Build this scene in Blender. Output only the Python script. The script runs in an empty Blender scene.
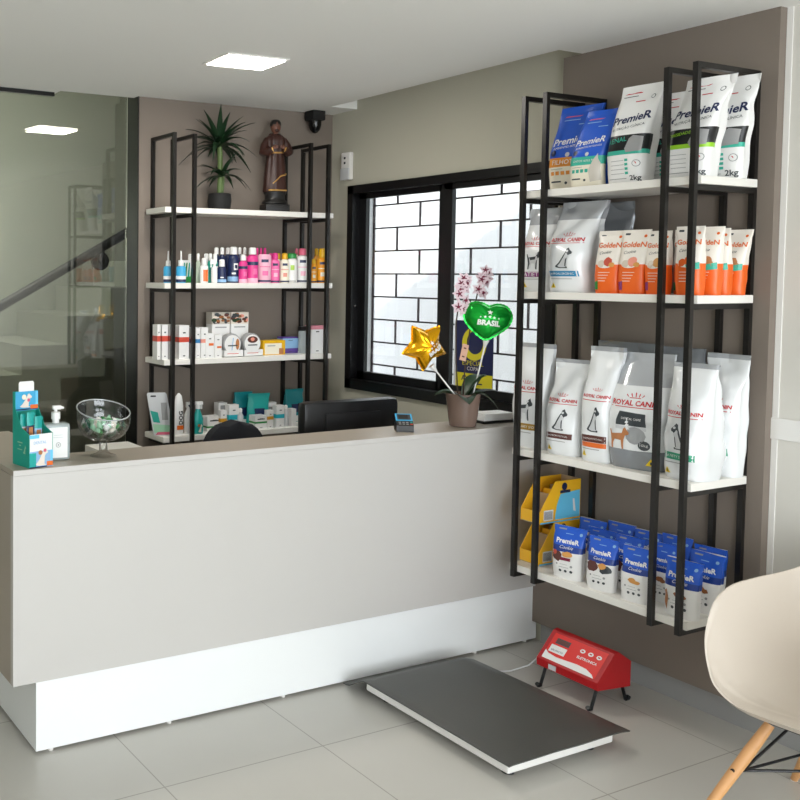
import bpy, bmesh, math, random
from mathutils import Vector, Matrix, noise
from mathutils.geometry import tessellate_polygon
SC = bpy.context.scene
COL = SC.collection
PI = math.pi
R = math.radians
sin, cos = math.sin, math.cos

# ------------------------------------------------------------------ camera
cam_data = bpy.data.cameras.new('camera')
cam = bpy.data.objects.new('camera', cam_data)
COL.objects.link(cam)
YAW, PITCH, ROLL = 0.442039137, -0.0461786258, 0.00497113
cy_, sy_, cp_, sp_ = cos(YAW), sin(YAW), cos(PITCH), sin(PITCH)
fwd = Vector((sy_*cp_, cy_*cp_, sp_)); rgt = Vector((cy_, -sy_, 0)); upv = rgt.cross(fwd)
r2 = rgt*cos(ROLL) + upv*sin(ROLL); u2 = -rgt*sin(ROLL) + upv*cos(ROLL)
M = Matrix.Identity(4)
for i in range(3):
    M[i][0] = r2[i]; M[i][1] = u2[i]; M[i][2] = -fwd[i]
M.translation = Vector((0, 0, 1.62))
cam.matrix_world = M
cam_data.sensor_width = 36.0
cam_data.lens = 934.66/800*36.0
cam_data.shift_x = (400-109.14)/800          # the photograph is an off-centre crop
cam_data.shift_y = -(400-317.59)/800
cam_data.clip_start = 0.05
SC.camera = cam

# ------------------------------------------------------------------ world, lights, exposure
SC.view_settings.view_transform = 'Standard'
SC.view_settings.look = 'None'
SC.view_settings.gamma = 1.0
SC.view_settings.use_curve_mapping = False
SC.view_settings.exposure = 0.28
W = bpy.data.worlds.new('sky'); SC.world = W; W.use_nodes = True
bg = W.node_tree.nodes['Background']
bg.inputs[0].default_value = (0.86, 0.93, 1.0, 1); bg.inputs[1].default_value = 2.9

def area(name, loc, rot, sx, sy, power, color, spread=PI):
    l = bpy.data.lights.new(name, 'AREA'); l.shape = 'RECTANGLE'; l.size = sx; l.size_y = sy
    l.energy = power; l.color = color; l.spread = spread
    o = bpy.data.objects.new(name, l); COL.objects.link(o); o.location = loc; o.rotation_euler = rot
    return o
# daylight through the glazed shop front behind the photographer; the hall lamp is an added unseen fill
area('shopfront_daylight', (0.9, -2.12, 1.30), (R(103), 0, 0), 4.2, 2.3, 132, (0.93, 0.97, 1.0))
area('hall_fill', (1.0, 4.85, 3.0), (R(38), 0, 0), 1.8, .5, 58, (0.97, 0.97, 0.93))
sun = bpy.data.lights.new('sun', 'SUN'); sun.energy = 9.0; sun.angle = R(0.6); sun.color = (1, 0.96, 0.9)
so = bpy.data.objects.new('sun', sun); COL.objects.link(so)
so.rotation_euler = Vector((0.15, 0.87, -0.45)).to_track_quat('-Z', 'Y').to_euler()

# ------------------------------------------------------------------ materials
def lin(c):
    return tuple((v/12.92 if v <= 0.04045 else ((v+0.055)/1.055)**2.4) for v in c)
def hexc(h):
    return lin(tuple(int(h[i:i+2], 16)/255 for i in (0, 2, 4)))
MATS = {}
def mat(name, h, rough=0.5, metal=0.0, emit=0.0, noise_amt=0.0, noise_scale=8.0, bump=0.0, bump_scale=60.0, coat=0.0, trans=0.0, alpha=1.0, spec=0.5):
    m = bpy.data.materials.new(name); m.use_nodes = True
    nt = m.node_tree; p = nt.nodes['Principled BSDF']
    c = hexc(h)
    p.inputs['Base Color'].default_value = (*c, 1)
    p.inputs['Roughness'].default_value = rough
    p.inputs['Metallic'].default_value = metal
    p.inputs['Specular IOR Level'].default_value = spec
    if coat: p.inputs['Coat Weight'].default_value = coat; p.inputs['Coat Roughness'].default_value = 0.08
    if trans: p.inputs['Transmission Weight'].default_value = trans
    if emit:
        p.inputs['Emission Color'].default_value = (*c, 1); p.inputs['Emission Strength'].default_value = emit
    if noise_amt or bump:
        tc = nt.nodes.new('ShaderNodeTexCoord')
    if noise_amt:
        n = nt.nodes.new('ShaderNodeTexNoise'); n.inputs['Scale'].default_value = noise_scale; n.inputs['Detail'].default_value = 4
        nt.links.new(tc.outputs['Object'], n.inputs['Vector'])
        mx = nt.nodes.new('ShaderNodeMix'); mx.data_type = 'RGBA'
        mx.inputs['A'].default_value = (*[v*(1-noise_amt) for v in c], 1)
        mx.inputs['B'].default_value = (*[min(1, v*(1+noise_amt)) for v in c], 1)
        nt.links.new(n.outputs['Fac'], mx.inputs['Factor']); nt.links.new(mx.outputs['Result'], p.inputs['Base Color'])
    if bump:
        n = nt.nodes.new('ShaderNodeTexNoise'); n.inputs['Scale'].default_value = bump_scale; n.inputs['Detail'].default_value = 3
        nt.links.new(tc.outputs['Object'], n.inputs['Vector'])
        b = nt.nodes.new('ShaderNodeBump'); b.inputs['Strength'].default_value = bump; b.inputs['Distance'].default_value = 0.002
        nt.links.new(n.outputs['Fac'], b.inputs['Height']); nt.links.new(b.outputs['Normal'], p.inputs['Normal'])
    MATS[name] = m
    return m
mat('ceiling', 'eeede9', 0.9, noise_amt=0.01, noise_scale=2)
mat('wall_beige', 'bfbcac', 0.85, noise_amt=0.02, noise_scale=3, bump=0.1)
mat('wall_white', 'dad7cf', 0.8, noise_amt=0.01)
mat('wall_taupe', '82776d', 0.8, noise_amt=0.03, noise_scale=4, bump=0.1)
mat('wall_rear', 'c9c6be', 0.85)
mat('baseboard', '9a9a98', 0.4, noise_amt=0.03)
mat('trim_white', 'eceae6', 0.4)
mat('counter_front', 'c8c5c1', 0.42, noise_amt=0.008)
mat('counter_top', 'a89d8f', 0.36, noise_amt=0.02, noise_scale=20)
mat('counter_base', 'f2f4f4', 0.3)
mat('board_white', 'eeebe4', 0.4)
mat('steel_black', '23211f', 0.32, metal=0.35, noise_amt=0.1, noise_scale=30)
mat('frame_black', '08080a', 0.35)
mat('desk', 'd6d0c4', 0.5)
mat('black_plastic', '0d0e12', 0.33, bump=0.2, bump_scale=200)
mat('black_gloss', '050507', 0.15)
mat('black_matte', '141414', 0.75)
mat('fabric_black', '11131a', 0.9, bump=0.3, bump_scale=400)
mat('rubber', '4b4b47', 0.40, noise_amt=0.12, noise_scale=6, bump=0.3, bump_scale=150)
mat('red_paint', 'b3161c', 0.42, bump=0.2, bump_scale=300)
mat('red_panel', 'e0261f', 0.35)
mat('cream_shell', 'd2c7ba', 0.38, spec=0.4)
mat('wood', 'd6a06a', 0.45, noise_amt=0.12, noise_scale=25)
mat('pot_brown', '776359', 0.22)
mat('leaf', '1d3a1c', 0.38, noise_amt=0.25, noise_scale=10)
mat('leaf_dark', '16301a', 0.4, noise_amt=0.3, noise_scale=12)
mat('cane', '55693a', 0.6, noise_amt=0.2, noise_scale=40)
mat('stem', '3a2a1e', 0.6)
mat('petal', 'e7cfd6', 0.5)
mat('petal_dark', '7a1238', 0.5)
mat('foil_green', '10b038', 0.2, metal=0.6)
mat('foil_gold', 'f0b012', 0.18, metal=0.75)
mat('grille', '3c3236', 0.5)
mat('outside_wall', 'f0f0f0', 0.9, noise_amt=0.01)
mat('robe', '3c211a', 0.45, noise_amt=0.25, noise_scale=30)
mat('skin_bronze', '70493a', 0.45)
mat('gold_trim', 'c89a55', 0.35, metal=0.5)
mat('plinth_black', '151312', 0.45)
mat('cardboard', 'a98f6e', 0.8)
mat('chrome', 'c9c9c9', 0.2, metal=1.0)
mat('lamp', 'fff8ee', 0.5, emit=14)
mat('greyhall', 'b3b6aa', 0.85, noise_amt=0.02)
mat('stair', '9a9d93', 0.8)
mat('hall_floor', '7b7d75', 0.5)
mat('rim_glass', 'dfe5e5', 0.08, coat=1.0, trans=0.5)
mat('gel', 'e6f1f2', 0.08, trans=0.6)
mat('warn_yellow', 'f1cf10', 0.5)
for n, h in dict(white='efeeec', skyblue='3fa9d8', navy='14234f', paleblue='8fb9e0', palegreen='cfdccb', teal='1fa08f', hotpink='e0358a',
                 pink='ee6aa6', lightpink='f3b9cd', cream='f1ead6', yellow='e9b417', green='1f8a3a', lime='a7cf3a', rose='d8637f', orange='e8702a',
                 orangey='f0a21e', red='d2503f', blue='2f7fb8', salmon='ec9a86', purple='5c3f93', rosepink='dd8e9b', grey='9b9b9b', gold='d59a2c',
                 cyan='2bb7c9', black='17181a', brown='5b2f28', rcgrey='9fa1a3', silver='cfd1d3', rcred='c4242b', rcpurple='8c3a7d', rcblue='2b86b5',
                 rcgold='a6802a', rcgreen='2f9b77', pblue='1f5acb', pblue2='173a8e', pteal='39b39b', porange='e59336', plime='9bd62c', gorange='f26a21',
                 gwhite='f3ece2', meat='c9533f', bone='d89b52', cookie='9a5f33', cat='cfc8bd', dogbrown='b8794b', rctext='c8202a', beige='d9cdbd',
                 yellowbox='ffc228', boxblue='6ecbf0', tealpouch='118a91', tealfoil='1aa39c', dispteal='14a08d', kraft='b79f80', poster_navy='1d2350', poster_yellow='dcd02c', tag='d9ad94',
                 charcoal='3c4246', fur='e9ded2', mint='9fcfae').items():
    mat(n, h, 0.34)
mat('film', 'b9bcc0', 0.22, metal=0.25, coat=0.5)
mat('film_dark', '8e9297', 0.22, metal=0.3, coat=0.5)
mat('bag_white', 'eceeef', 0.25, coat=0.4)

def floor_material():
    m = mat('floor_tile', 'a9a59c', 0.32)
    nt = m.node_tree; p = nt.nodes['Principled BSDF']
    tc = nt.nodes.new('ShaderNodeTexCoord'); mp = nt.nodes.new('ShaderNodeMapping')
    mp.inputs['Location'].default_value = (-1.40+0.62*5, -2.53+0.62*8, 0)
    b = nt.nodes.new('ShaderNodeTexBrick'); b.offset = 0; b.squash = 1
    b.inputs['Scale'].default_value = 1; b.inputs['Brick Width'].default_value = 0.62; b.inputs['Row Height'].default_value = 0.62
    b.inputs['Mortar Size'].default_value = 0.0022; b.inputs['Mortar Smooth'].default_value = 0.1
    n = nt.nodes.new('ShaderNodeTexNoise'); n.inputs['Scale'].default_value = 1.6; n.inputs['Detail'].default_value = 6
    cr = nt.nodes.new('ShaderNodeValToRGB')
    cr.color_ramp.elements[0].color = (*hexc('bab7af'), 1); cr.color_ramp.elements[1].color = (*hexc('c9c6bf'), 1)
    b.inputs['Mortar'].default_value = (*hexc('98948b'), 1)
    nt.links.new(tc.outputs['Object'], mp.inputs['Vector']); nt.links.new(mp.outputs[0], b.inputs['Vector'])
    nt.links.new(tc.outputs['Object'], n.inputs['Vector']); nt.links.new(n.outputs['Fac'], cr.inputs['Fac'])
    nt.links.new(cr.outputs['Color'], b.inputs['Color1']); nt.links.new(cr.outputs['Color'], b.inputs['Color2'])
    nt.links.new(b.outputs['Color'], p.inputs['Base Color'])
floor_material()

def pane_material(name, tint, refl, rough=0.0, fres=0.6):
    m = bpy.data.materials.new(name); m.use_nodes = True; nt = m.node_tree; nt.nodes.clear()
    o = nt.nodes.new('ShaderNodeOutputMaterial'); t = nt.nodes.new('ShaderNodeBsdfTransparent'); g = nt.nodes.new('ShaderNodeBsdfGlossy')
    lw = nt.nodes.new('ShaderNodeLayerWeight'); lw.inputs['Blend'].default_value = 0.35
    ma = nt.nodes.new('ShaderNodeMath'); ma.operation = 'MULTIPLY_ADD'; ma.inputs[1].default_value = fres; ma.inputs[2].default_value = refl
    mx = nt.nodes.new('ShaderNodeMixShader')
    t.inputs[0].default_value = (*tint, 1); g.inputs['Roughness'].default_value = rough
    nt.links.new(lw.outputs['Fresnel'], ma.inputs[0]); nt.links.new(ma.outputs[0], mx.inputs[0])
    nt.links.new(t.outputs[0], mx.inputs[1]); nt.links.new(g.outputs[0], mx.inputs[2]); nt.links.new(mx.outputs[0], o.inputs[0])
    MATS[name] = m
pane_material('glass_partition', (0.73, 0.74, 0.70), 0.07, fres=0.5)
pane_material('glass_window', (0.97, 0.98, 0.98), 0.0, fres=0.12)
pane_material('glass_vessel', (0.98, 0.99, 0.99), 0.02, fres=0.8)
pane_material('clear_film', (0.8, 0.85, 0.88), 0.05, 0.2)

# ------------------------------------------------------------------ mesh builder
class MB:
    def __init__(s): s.v = []; s.f = []; s.m = []; s.mats = []
    def mi(s, name):
        if name not in s.mats: s.mats.append(name)
        return s.mats.index(name)
    def add(s, vs, fs, m):
        b = len(s.v); s.v += [tuple(p) for p in vs]; k = s.mi(m) if isinstance(m, str) else None
        for i, f in enumerate(fs):
            s.f.append(tuple(b+q for q in f)); s.m.append(k if k is not None else s.mi(m[i]))
        return s
    def box(s, x0, x1, y0, y1, z0, z1, m, bev=0):
        if bev:
            bm = bmesh.new(); bmesh.ops.create_cube(bm, size=1)
            for v in bm.verts: v.co = Vector(((x0+x1)/2+v.co.x*(x1-x0), (y0+y1)/2+v.co.y*(y1-y0), (z0+z1)/2+v.co.z*(z1-z0)))
            bmesh.ops.bevel(bm, geom=list(bm.edges), offset=bev, segments=2, affect='EDGES', profile=0.6)
            bm.verts.index_update()
            s.add([v.co for v in bm.verts], [[v.index for v in f.verts] for f in bm.faces], m); bm.free(); return s
        vs = [(x, y, z) for x in (x0, x1) for y in (y0, y1) for z in (z0, z1)]
        return s.add(vs, [(0, 1, 3, 2), (4, 6, 7, 5), (0, 4, 5, 1), (2, 3, 7, 6), (0, 2, 6, 4), (1, 5, 7, 3)], m)
    def prism(s, poly, z0, z1, m, axis='z'):
        n = len(poly)
        def P(a, b, c): return {'z': (a, b, c), 'y': (a, c, b), 'x': (c, a, b)}[axis]
        vs = [P(a, b, z0) for a, b in poly] + [P(a, b, z1) for a, b in poly]
        tris = tessellate_polygon([[Vector((a, b, 0)) for a, b in poly]])
        fs = [tuple(t) for t in tris] + [tuple(i+n for i in t) for t in tris]
        fs += [(i, (i+1) % n, (i+1) % n+n, i+n) for i in range(n)]
        return s.add(vs, fs, m)
    def lathe(s, prof, m, seg=24, cx=0, cy=0, sx=1, sy=1, cap=True, mod=None):
        n = len(prof); vs = []
        for r, z in prof:
            for k in range(seg):
                a = 2*PI*k/seg; rr = r*(mod(a, z) if mod else 1)
                vs.append((cx+rr*cos(a)*sx, cy+rr*sin(a)*sy, z))
        fs = []; ms = []
        for i in range(n-1):
            for k in range(seg):
                fs.append((i*seg+k, i*seg+(k+1) % seg, (i+1)*seg+(k+1) % seg, (i+1)*seg+k)); ms.append(m if isinstance(m, str) else m(i))
        if cap:
            fs.append(tuple(range(seg))[::-1]); ms.append(ms[0]); fs.append(tuple((n-1)*seg+k for k in range(seg))); ms.append(ms[-2])
        return s.add(vs, fs, ms)
    def tube(s, pts, rad, m, seg=10):
        pts = [Vector(p) for p in pts]; n = len(pts)
        rads = rad if isinstance(rad, (list, tuple)) else [rad]*n
        vs = []; up = Vector((0, 0, 1)); prev = None
        for i, p in enumerate(pts):
            t = (pts[min(i+1, n-1)]-pts[max(i-1, 0)]).normalized()
            if prev is None:
                a = t.orthogonal().normalized()
            else:
                a = (prev - t*prev.dot(t)).normalized()
            prev = a; b = t.cross(a)
            for k in range(seg):
                an = 2*PI*k/seg; vs.append(p + (a*cos(an)+b*sin(an))*rads[i])
        fs = [(i*seg+k, i*seg+(k+1) % seg, (i+1)*seg+(k+1) % seg, (i+1)*seg+k) for i in range(n-1) for k in range(seg)]
        fs += [tuple(range(seg))[::-1], tuple((n-1)*seg+k for k in range(seg))]
        return s.add(vs, fs, m)
    def grid(s, fn, nu, nv, m, closed_u=False):
        vs = [fn(i/(nu if closed_u else nu-1), j/(nv-1)) for j in range(nv) for i in range(nu)]
        fs = []; ms = []
        for j in range(nv-1):
            for i in range(nu if closed_u else nu-1):
                fs.append((j*nu+i, j*nu+(i+1) % nu, (j+1)*nu+(i+1) % nu, (j+1)*nu+i))
                ms.append(m if isinstance(m, str) else m((i+.5)/(nu-1), (j+.5)/(nv-1)))
        return s.add(vs, fs, ms)
    def ball(s, c, r, m, seg=14, rings=8):
        rx, ry, rz = r if isinstance(r, (tuple, list)) else (r, r, r)
        vs = [(c[0], c[1], c[2]-rz)]
        for i in range(1, rings):
            a = PI*i/rings
            for k in range(seg):
                b = 2*PI*k/seg; vs.append((c[0]+rx*sin(a)*cos(b), c[1]+ry*sin(a)*sin(b), c[2]-rz*cos(a)))
        vs.append((c[0], c[1], c[2]+rz)); L = len(vs)-1
        fs = [(0, 1+(k+1) % seg, 1+k) for k in range(seg)]
        for i in range(rings-2):
            for k in range(seg):
                a = 1+i*seg; fs.append((a+k, a+(k+1) % seg, a+seg+(k+1) % seg, a+seg+k))
        a = 1+(rings-2)*seg; fs += [(a+k, a+(k+1) % seg, L) for k in range(seg)]
        return s.add(vs, fs, m)
    def xf(s, M4):
        s.v = [tuple(M4 @ Vector(p)) for p in s.v]; return s
    def build(s, name, parent=None, smooth=False, label=None, normals=True, angle=40):
        me = bpy.data.meshes.new(name); me.from_pydata(s.v, [], s.f)
        for q in s.mats: me.materials.append(MATS[q])
        me.polygons.foreach_set('material_index', s.m)
        if normals:
            bm = bmesh.new(); bm.from_mesh(me); bmesh.ops.recalc_face_normals(bm, faces=bm.faces); bm.to_mesh(me); bm.free()
        if smooth:
            me.polygons.foreach_set('use_smooth', [True]*len(me.polygons))
            me.set_sharp_from_angle(angle=R(angle))
        me.update()
        o = bpy.data.objects.new(name, me); COL.objects.link(o)
        if parent: o.parent = parent
        if label: o['label'] = label
        return o
def tag(o, label, cat, group=None):
    o['label'] = label; o['category'] = cat
    if group: o['group'] = group
    return o
def thing(name, label, cat, loc=(0, 0, 0), rz=0, group=None):
    o = bpy.data.objects.new(name, None); o.empty_display_size = 0.05; COL.objects.link(o); o.location = loc; o.rotation_euler = (0, 0, rz)
    return tag(o, label, cat, group)
def struct(name, mb, **k):
    o = mb.build(name, **k); o['kind'] = 'structure'; return o

# ------------------------------------------------------------------ lettering
_txt = {}
def text_mesh(s, shear=0.0, bold=0.0, spacing=1.0):
    key = (s, shear, bold, spacing)
    if key not in _txt:
        c = bpy.data.curves.new('t', 'FONT'); c.body = s; c.size = 1; c.shear = shear; c.offset = bold; c.space_character = spacing
        c.align_x = 'CENTER'; c.align_y = 'CENTER'; c.resolution_u = 2; c.fill_mode = 'FRONT'
        o = bpy.data.objects.new('t', c); COL.objects.link(o); bpy.context.view_layer.update()
        me = bpy.data.meshes.new_from_object(o.evaluated_get(bpy.context.evaluated_depsgraph_get()))
        v = [(p.co.x, p.co.y) for p in me.vertices]; f = [tuple(p.vertices) for p in me.polygons]
        xs = [p[0] for p in v]; ys = [p[1] for p in v]; cx = (min(xs)+max(xs))/2; cy = (min(ys)+max(ys))/2; w = max(xs)-min(xs)
        v = [((a-cx)/w, (b-cy)/w) for a, b in v]
        bpy.data.objects.remove(o); bpy.data.curves.remove(c); bpy.data.meshes.remove(me)
        _txt[key] = (v, f)
    return _txt[key]
class Sheet:
    """maps flat artwork in metres (a right, b up, from the sheet's origin) onto a surface"""
    def __init__(s, fn): s.fn = fn
    def text(s, mb, st, a, b, w, m, rot=0, eps=0.0012, **k):
        v, f = text_mesh(st, **k); c, q = cos(rot), sin(rot)
        mb.add([s.fn(a+w*(x*c-y*q), b+w*(x*q+y*c), eps) for x, y in v], f, m)
    def poly(s, mb, pts, m, eps=0.001):
        t = tessellate_polygon([[Vector((x, y, 0)) for x, y in pts]])
        P = [tuple(p) for p in pts]; F = [tuple(i) for i in t]
        for _ in range(5):                       # split long edges so the artwork follows the surface
            mids = {}; F2 = []
            def mid(i, j):
                k = (min(i, j), max(i, j))
                if math.dist(P[i], P[j]) < .011: return None
                if k not in mids: mids[k] = len(P); P.append(((P[i][0]+P[j][0])/2, (P[i][1]+P[j][1])/2))
                return mids[k]
            for a, b, c in F:
                ab, bc, ca = mid(a, b), mid(b, c), mid(c, a); n = [q for q in (ab, bc, ca) if q is not None]
                if len(n) == 3: F2 += [(a, ab, ca), (ab, b, bc), (ca, bc, c), (ab, bc, ca)]
                elif len(n) == 0: F2.append((a, b, c))
                elif len(n) == 1:
                    if ab is not None: F2 += [(a, ab, c), (ab, b, c)]
                    elif bc is not None: F2 += [(b, bc, a), (bc, c, a)]
                    else: F2 += [(c, ca, b), (ca, a, b)]
                else:
                    if ab is None: F2 += [(a, b, bc), (a, bc, ca), (ca, bc, c)]
                    elif bc is None: F2 += [(b, c, ca), (b, ca, ab), (ab, ca, a)]
                    else: F2 += [(c, a, ab), (c, ab, bc), (bc, ab, b)]
            if len(F2) == len(F): break
            F = F2
        mb.add([s.fn(x, y, eps) for x, y in P], F, m)
    def rect(s, mb, a0, a1, b0, b1, m, eps=0.0008, n=8, sl=0):
        vs = []
        for j in range(5):
            for i in range(n+1): vs.append(s.fn(a0+(a1-a0)*i/n + sl*(j/4), b0+(b1-b0)*j/4, eps))
        mb.add(vs, [(j*(n+1)+i, j*(n+1)+i+1, (j+1)*(n+1)+i+1, (j+1)*(n+1)+i) for j in range(4) for i in range(n)], m)
    def disc(s, mb, a, b, r, m, ry=None, eps=0.001, n=12, wob=0, sd=0):
        ry = ry or r; rn = random.Random(sd)
        s.poly(mb, [(a+r*cos(2*PI*i/n)*(1+wob*(rn.random()-.5)), b+ry*sin(2*PI*i/n)*(1+wob*(rn.random()-.5))) for i in range(n)], m, eps)
DOG_SIT = [(.30,0),(.78,0),(.80,.06),(.70,.08),(.72,.30),(.74,.52),(.82,.62),(.95,.66),(.97,.74),(.84,.84),(.74,.95),(.64,.90),(.60,.78),(.52,.66),(.38,.46),(.24,.28),(.10,.16),(.02,.10),(.08,.04)]
DOG_STAND = [(.10,0),(.18,0),(.20,.22),(.28,.38),(.62,.36),(.66,0),(.74,0),(.76,.40),(.82,.58),(.98,.62),(1.0,.70),(.90,.80),(.82,.92),(.72,.84),(.66,.66),(.26,.62),(.10,.60),(.02,.78),(-.04,.76),(.04,.52),(.10,.30)]
def dog(sh, mb, kind, a, b, w, h, m, eps=0.0011, flip=1):
    sh.poly(mb, [(a+flip*(x-.5)*w, b+y*h) for x, y in (DOG_SIT if kind == 'sit' else DOG_STAND)], m, eps)
def crown(sh, mb, a, b, w, m):
    for i in range(5):
        t = (i-2)/2; x = a+t*w/2; y = b+w*.30-abs(t)*w*.16
        sh.poly(mb, [(x-w*.03+t*w*.0, b), (x+w*.03, b), (x+t*w*.12+w*.045, y), (x+t*w*.12, y+w*.08), (x+t*w*.12-w*.045, y)], m)
    sh.rect(mb, a-w*.42, a+w*.42, b-w*.10, b-w*.04, m, n=4)
def star_pts(a, b, r, k=.42, rot=0, n=5):
    return [(a+(r if i % 2 == 0 else r*k)*sin(PI*i/n+rot), b+(r if i % 2 == 0 else r*k)*cos(PI*i/n+rot)) for i in range(2*n)]

# ================================================================== the room
ZC = 2.545
XW, XP, YB = 3.49, 3.45, 4.37
YR, XL = -2.2, -1.7
struct('floor', MB().box(XL-.1, 3.7, YR-.1, 6.5, -.1, 0, 'floor_tile'))
c = MB()
c.box(XL-.1, 3.31, YR-.1, 4.345, ZC, ZC+.12, 'ceiling')          # main slab up to the curtain recess
c.box(3.31, 3.7, YR-.1, 2.71, ZC, ZC+.12, 'ceiling')
c.box(3.31, 3.7, 4.16, 4.46, ZC, ZC+.12, 'ceiling')
c.box(3.31, 3.7, 2.71, 4.16, ZC+.10, ZC+.12, 'ceiling')
c.box(XL-.1, 1.815, 4.345, 4.52, ZC, ZC+.12, 'ceiling')
c.box(1.815, 3.31, 4.345, 4.42, ZC, ZC+.6, 'ceiling')
struct('ceiling', c)
# wall with the window (x = 3.49 inside face)
w = MB()
wy0, wy1, wz0, wz1 = 2.84, 4.205, .985, 2.122
w.box(XW, XW+.10, wy1, 4.5, 0, ZC+.12, 'wall_beige'); w.box(XW, XW+.10, 2.2, wy0, 0, ZC+.12, 'wall_beige')
w.box(XW, XW+.10, wy0, wy1, 0, wz0, 'wall_beige'); w.box(XW, XW+.10, wy0, wy1, wz1, ZC+.12, 'wall_beige')
struct('wall_right', w)
struct('wall_right_front', MB().box(XW, XW+.10, YR, 2.2, 0, ZC+.12, 'wall_white'))
struct('wall_panel', MB().box(XP, XW, 1.945, 2.80, .093, ZC, 'wall_taupe').box(XP, XW, 2.80, 2.9, .093, .95, 'wall_taupe'))
struct('baseboard_right', MB().box(XW-.014, XW, YR, 2.86, 0, .093, 'baseboard'))
struct('trim_1', MB().box(XW-.004, XW, 1.925, 1.944, .093, ZC, 'trim_white'))
struct('wall_back', MB().box(2.235, XW, YB, YB+.12, 0, ZC+.12, 'wall_taupe'))
struct('trim_2', MB().box(2.229, 2.235, YB-.002, YB+.122, 0, ZC+.1, 'frame_black'))
struct('wall_hall_right', MB().box(3.3, 3.4, YB+.12, 6.4, 0, 3.1, 'wall_taupe'))
struct('wall_left', MB().box(XL-.1, XL, YR, 6.4, 0, 3.1, 'wall_rear'))
r = MB(); r.box(XL, -1.4, YR-.1, YR, 0, ZC, 'wall_rear'); r.box(3.2, XW, YR-.1, YR, 0, ZC, 'wall_rear'); r.box(-1.4, 3.2, YR-.1, YR, 2.4, ZC, 'wall_rear')
struct('wall_front', r)
r = MB()
for x in (-1.4, -.1, 1.2, 2.5, 3.14): r.box(x, x+.06, YR-.08, YR-.02, 0, 2.4, 'frame_black')
r.box(-1.4, 3.2, YR-.08, YR-.02, 2.34, 2.4, 'frame_black')
wf = struct('window_2', r)
MB().box(-1.38, 3.18, YR-.06, YR-.05, 0, 2.36, 'glass_window').build('window_pane', wf)

# glass partition with the stair hall behind
g = MB()
def gy(x): return 4.434+.029*x
vs = []
for x in (XL, 2.228):
    for d in (0, .01):
        for z in (0.0, 3.05): vs.append((x, gy(x)+d, z))
g.add(vs, [(0, 1, 3, 2), (4, 6, 7, 5), (0, 4, 5, 1), (2, 3, 7, 6), (0, 2, 6, 4), (1, 5, 7, 3)], 'glass_partition')
struct('window_3', g)
t = MB()
vs = []
for x in (XL, 1.80):
    for d in (-.02, -.004):
        for z in (2.525, 2.545): vs.append((x, gy(x)+d, z))
t.add(vs, [(0, 1, 3, 2), (4, 6, 7, 5), (0, 4, 5, 1), (2, 3, 7, 6), (0, 2, 6, 4), (1, 5, 7, 3)], 'frame_black')
struct('trim_3', t)
h = MB(); h.box(XL-.1, 3.7, 6.35, 6.45, 0, 3.1, 'greyhall'); struct('wall_hall', h)
struct('ceiling_hall', MB().box(XL-.1, 3.7, 4.53, 6.45, 3.06, 3.16, 'ceiling'))
# zigzag flight of stairs climbing to the right
top = []; bot = []
run, rise, x0, z0 = .29, .172, .44, .335
for i in range(9):
    xa = x0+run*i; z = z0+rise*i
    top += [(xa, z), (xa+run, z)]
bx0, bz0 = x0+.25, z0-.20
for i in range(8):
    xa = bx0+run*i; z = bz0+rise*i
    bot += [(xa, z), (xa+run, z)]
poly = top+[(bot[-1][0], bot[-1][1]+rise), ]+bot[::-1]+[(x0+.25, 0), (x0, 0)]
st = MB().prism(poly, 5.2, 6.1, 'stair', axis='y')
tag(st.build('staircase'), 'pale zigzag staircase rising to the right behind the glass partition', 'staircase')
hr = thing('handrail', 'black round handrail sloping up to the right behind the glass partition', 'handrail', (2.05, 4.95, 1.645))
MB().tube([(-1.2, 0, -.654), (.62, 0, .338)], .028, 'frame_black', 12).build('rail', hr, smooth=True)
for dx in (-.55, .26):
    m = MB(); m.tube([(dx, 0, dx*.55), (dx, .06, dx*.55-.09), (dx, .12, dx*.55-.09)], .012, 'frame_black', 8)
    m.lathe([(.055, 0), (.055, .02)], 'frame_black', 20); m.v[-40:] = [(dx+p[0], .05+p[2], dx*.55-.09+p[1]) for p in m.v[-40:]]
    m.build('bracket', hr)
tag(MB().box(1.93, 2.175, 4.16, 4.36, 0, .745, 'board_white').build('low_cabinet'), 'low pale cabinet in front of the glass partition, seen under the candy bowl', 'cabinet')

# window: black aluminium sliding window
win = MB()
def wbox(y0, y1, z0, z1, x0=XW-.02, x1=XW+.07, m='frame_black'): win.box(x0, x1, y0, y1, z0, z1, m)
wbox(wy0, wy1, wz1-.045, wz1); wbox(wy0, wy1, wz0, wz0+.055); wbox(wy1-.045, wy1, wz0, wz1); wbox(wy0, wy0+.045, wz0, wz1)
w1 = struct('window_1', win)
s = MB()      # left sash (inner track) and right sash
s.box(XW+.03, XW+.055, wy1-.10, wy1-.04, wz0+.05, wz1-.045, 'frame_black'); s.box(XW+.03, XW+.055, 3.50, 3.56, wz0+.05, wz1-.045, 'frame_black')
s.box(XW+.03, XW+.055, 3.50, wy1-.045, wz1-.075, wz1-.045, 'frame_black'); s.box(XW+.03, XW+.055, 3.50, wy1-.045, wz0+.05, wz0+.10, 'frame_black')
s.build('left_sash', w1)
s = MB()
s.box(XW, XW+.025, 3.445, 3.515, wz0+.05, wz1-.045, 'frame_black'); s.box(XW, XW+.025, wy0+.045, wy0+.09, wz0+.05, wz1-.045, 'frame_black')
s.box(XW, XW+.025, wy0+.045, 3.5, wz1-.075, wz1-.045, 'frame_black'); s.box(XW, XW+.025, wy0+.045, 3.5, wz0+.05, wz0+.10, 'frame_black')
s.build('right_sash', w1)
MB().box(XW+.040, XW+.045, 3.55, wy1-.09, wz0+.09, wz1-.07, 'glass_window').build('left_pane', w1)
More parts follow.
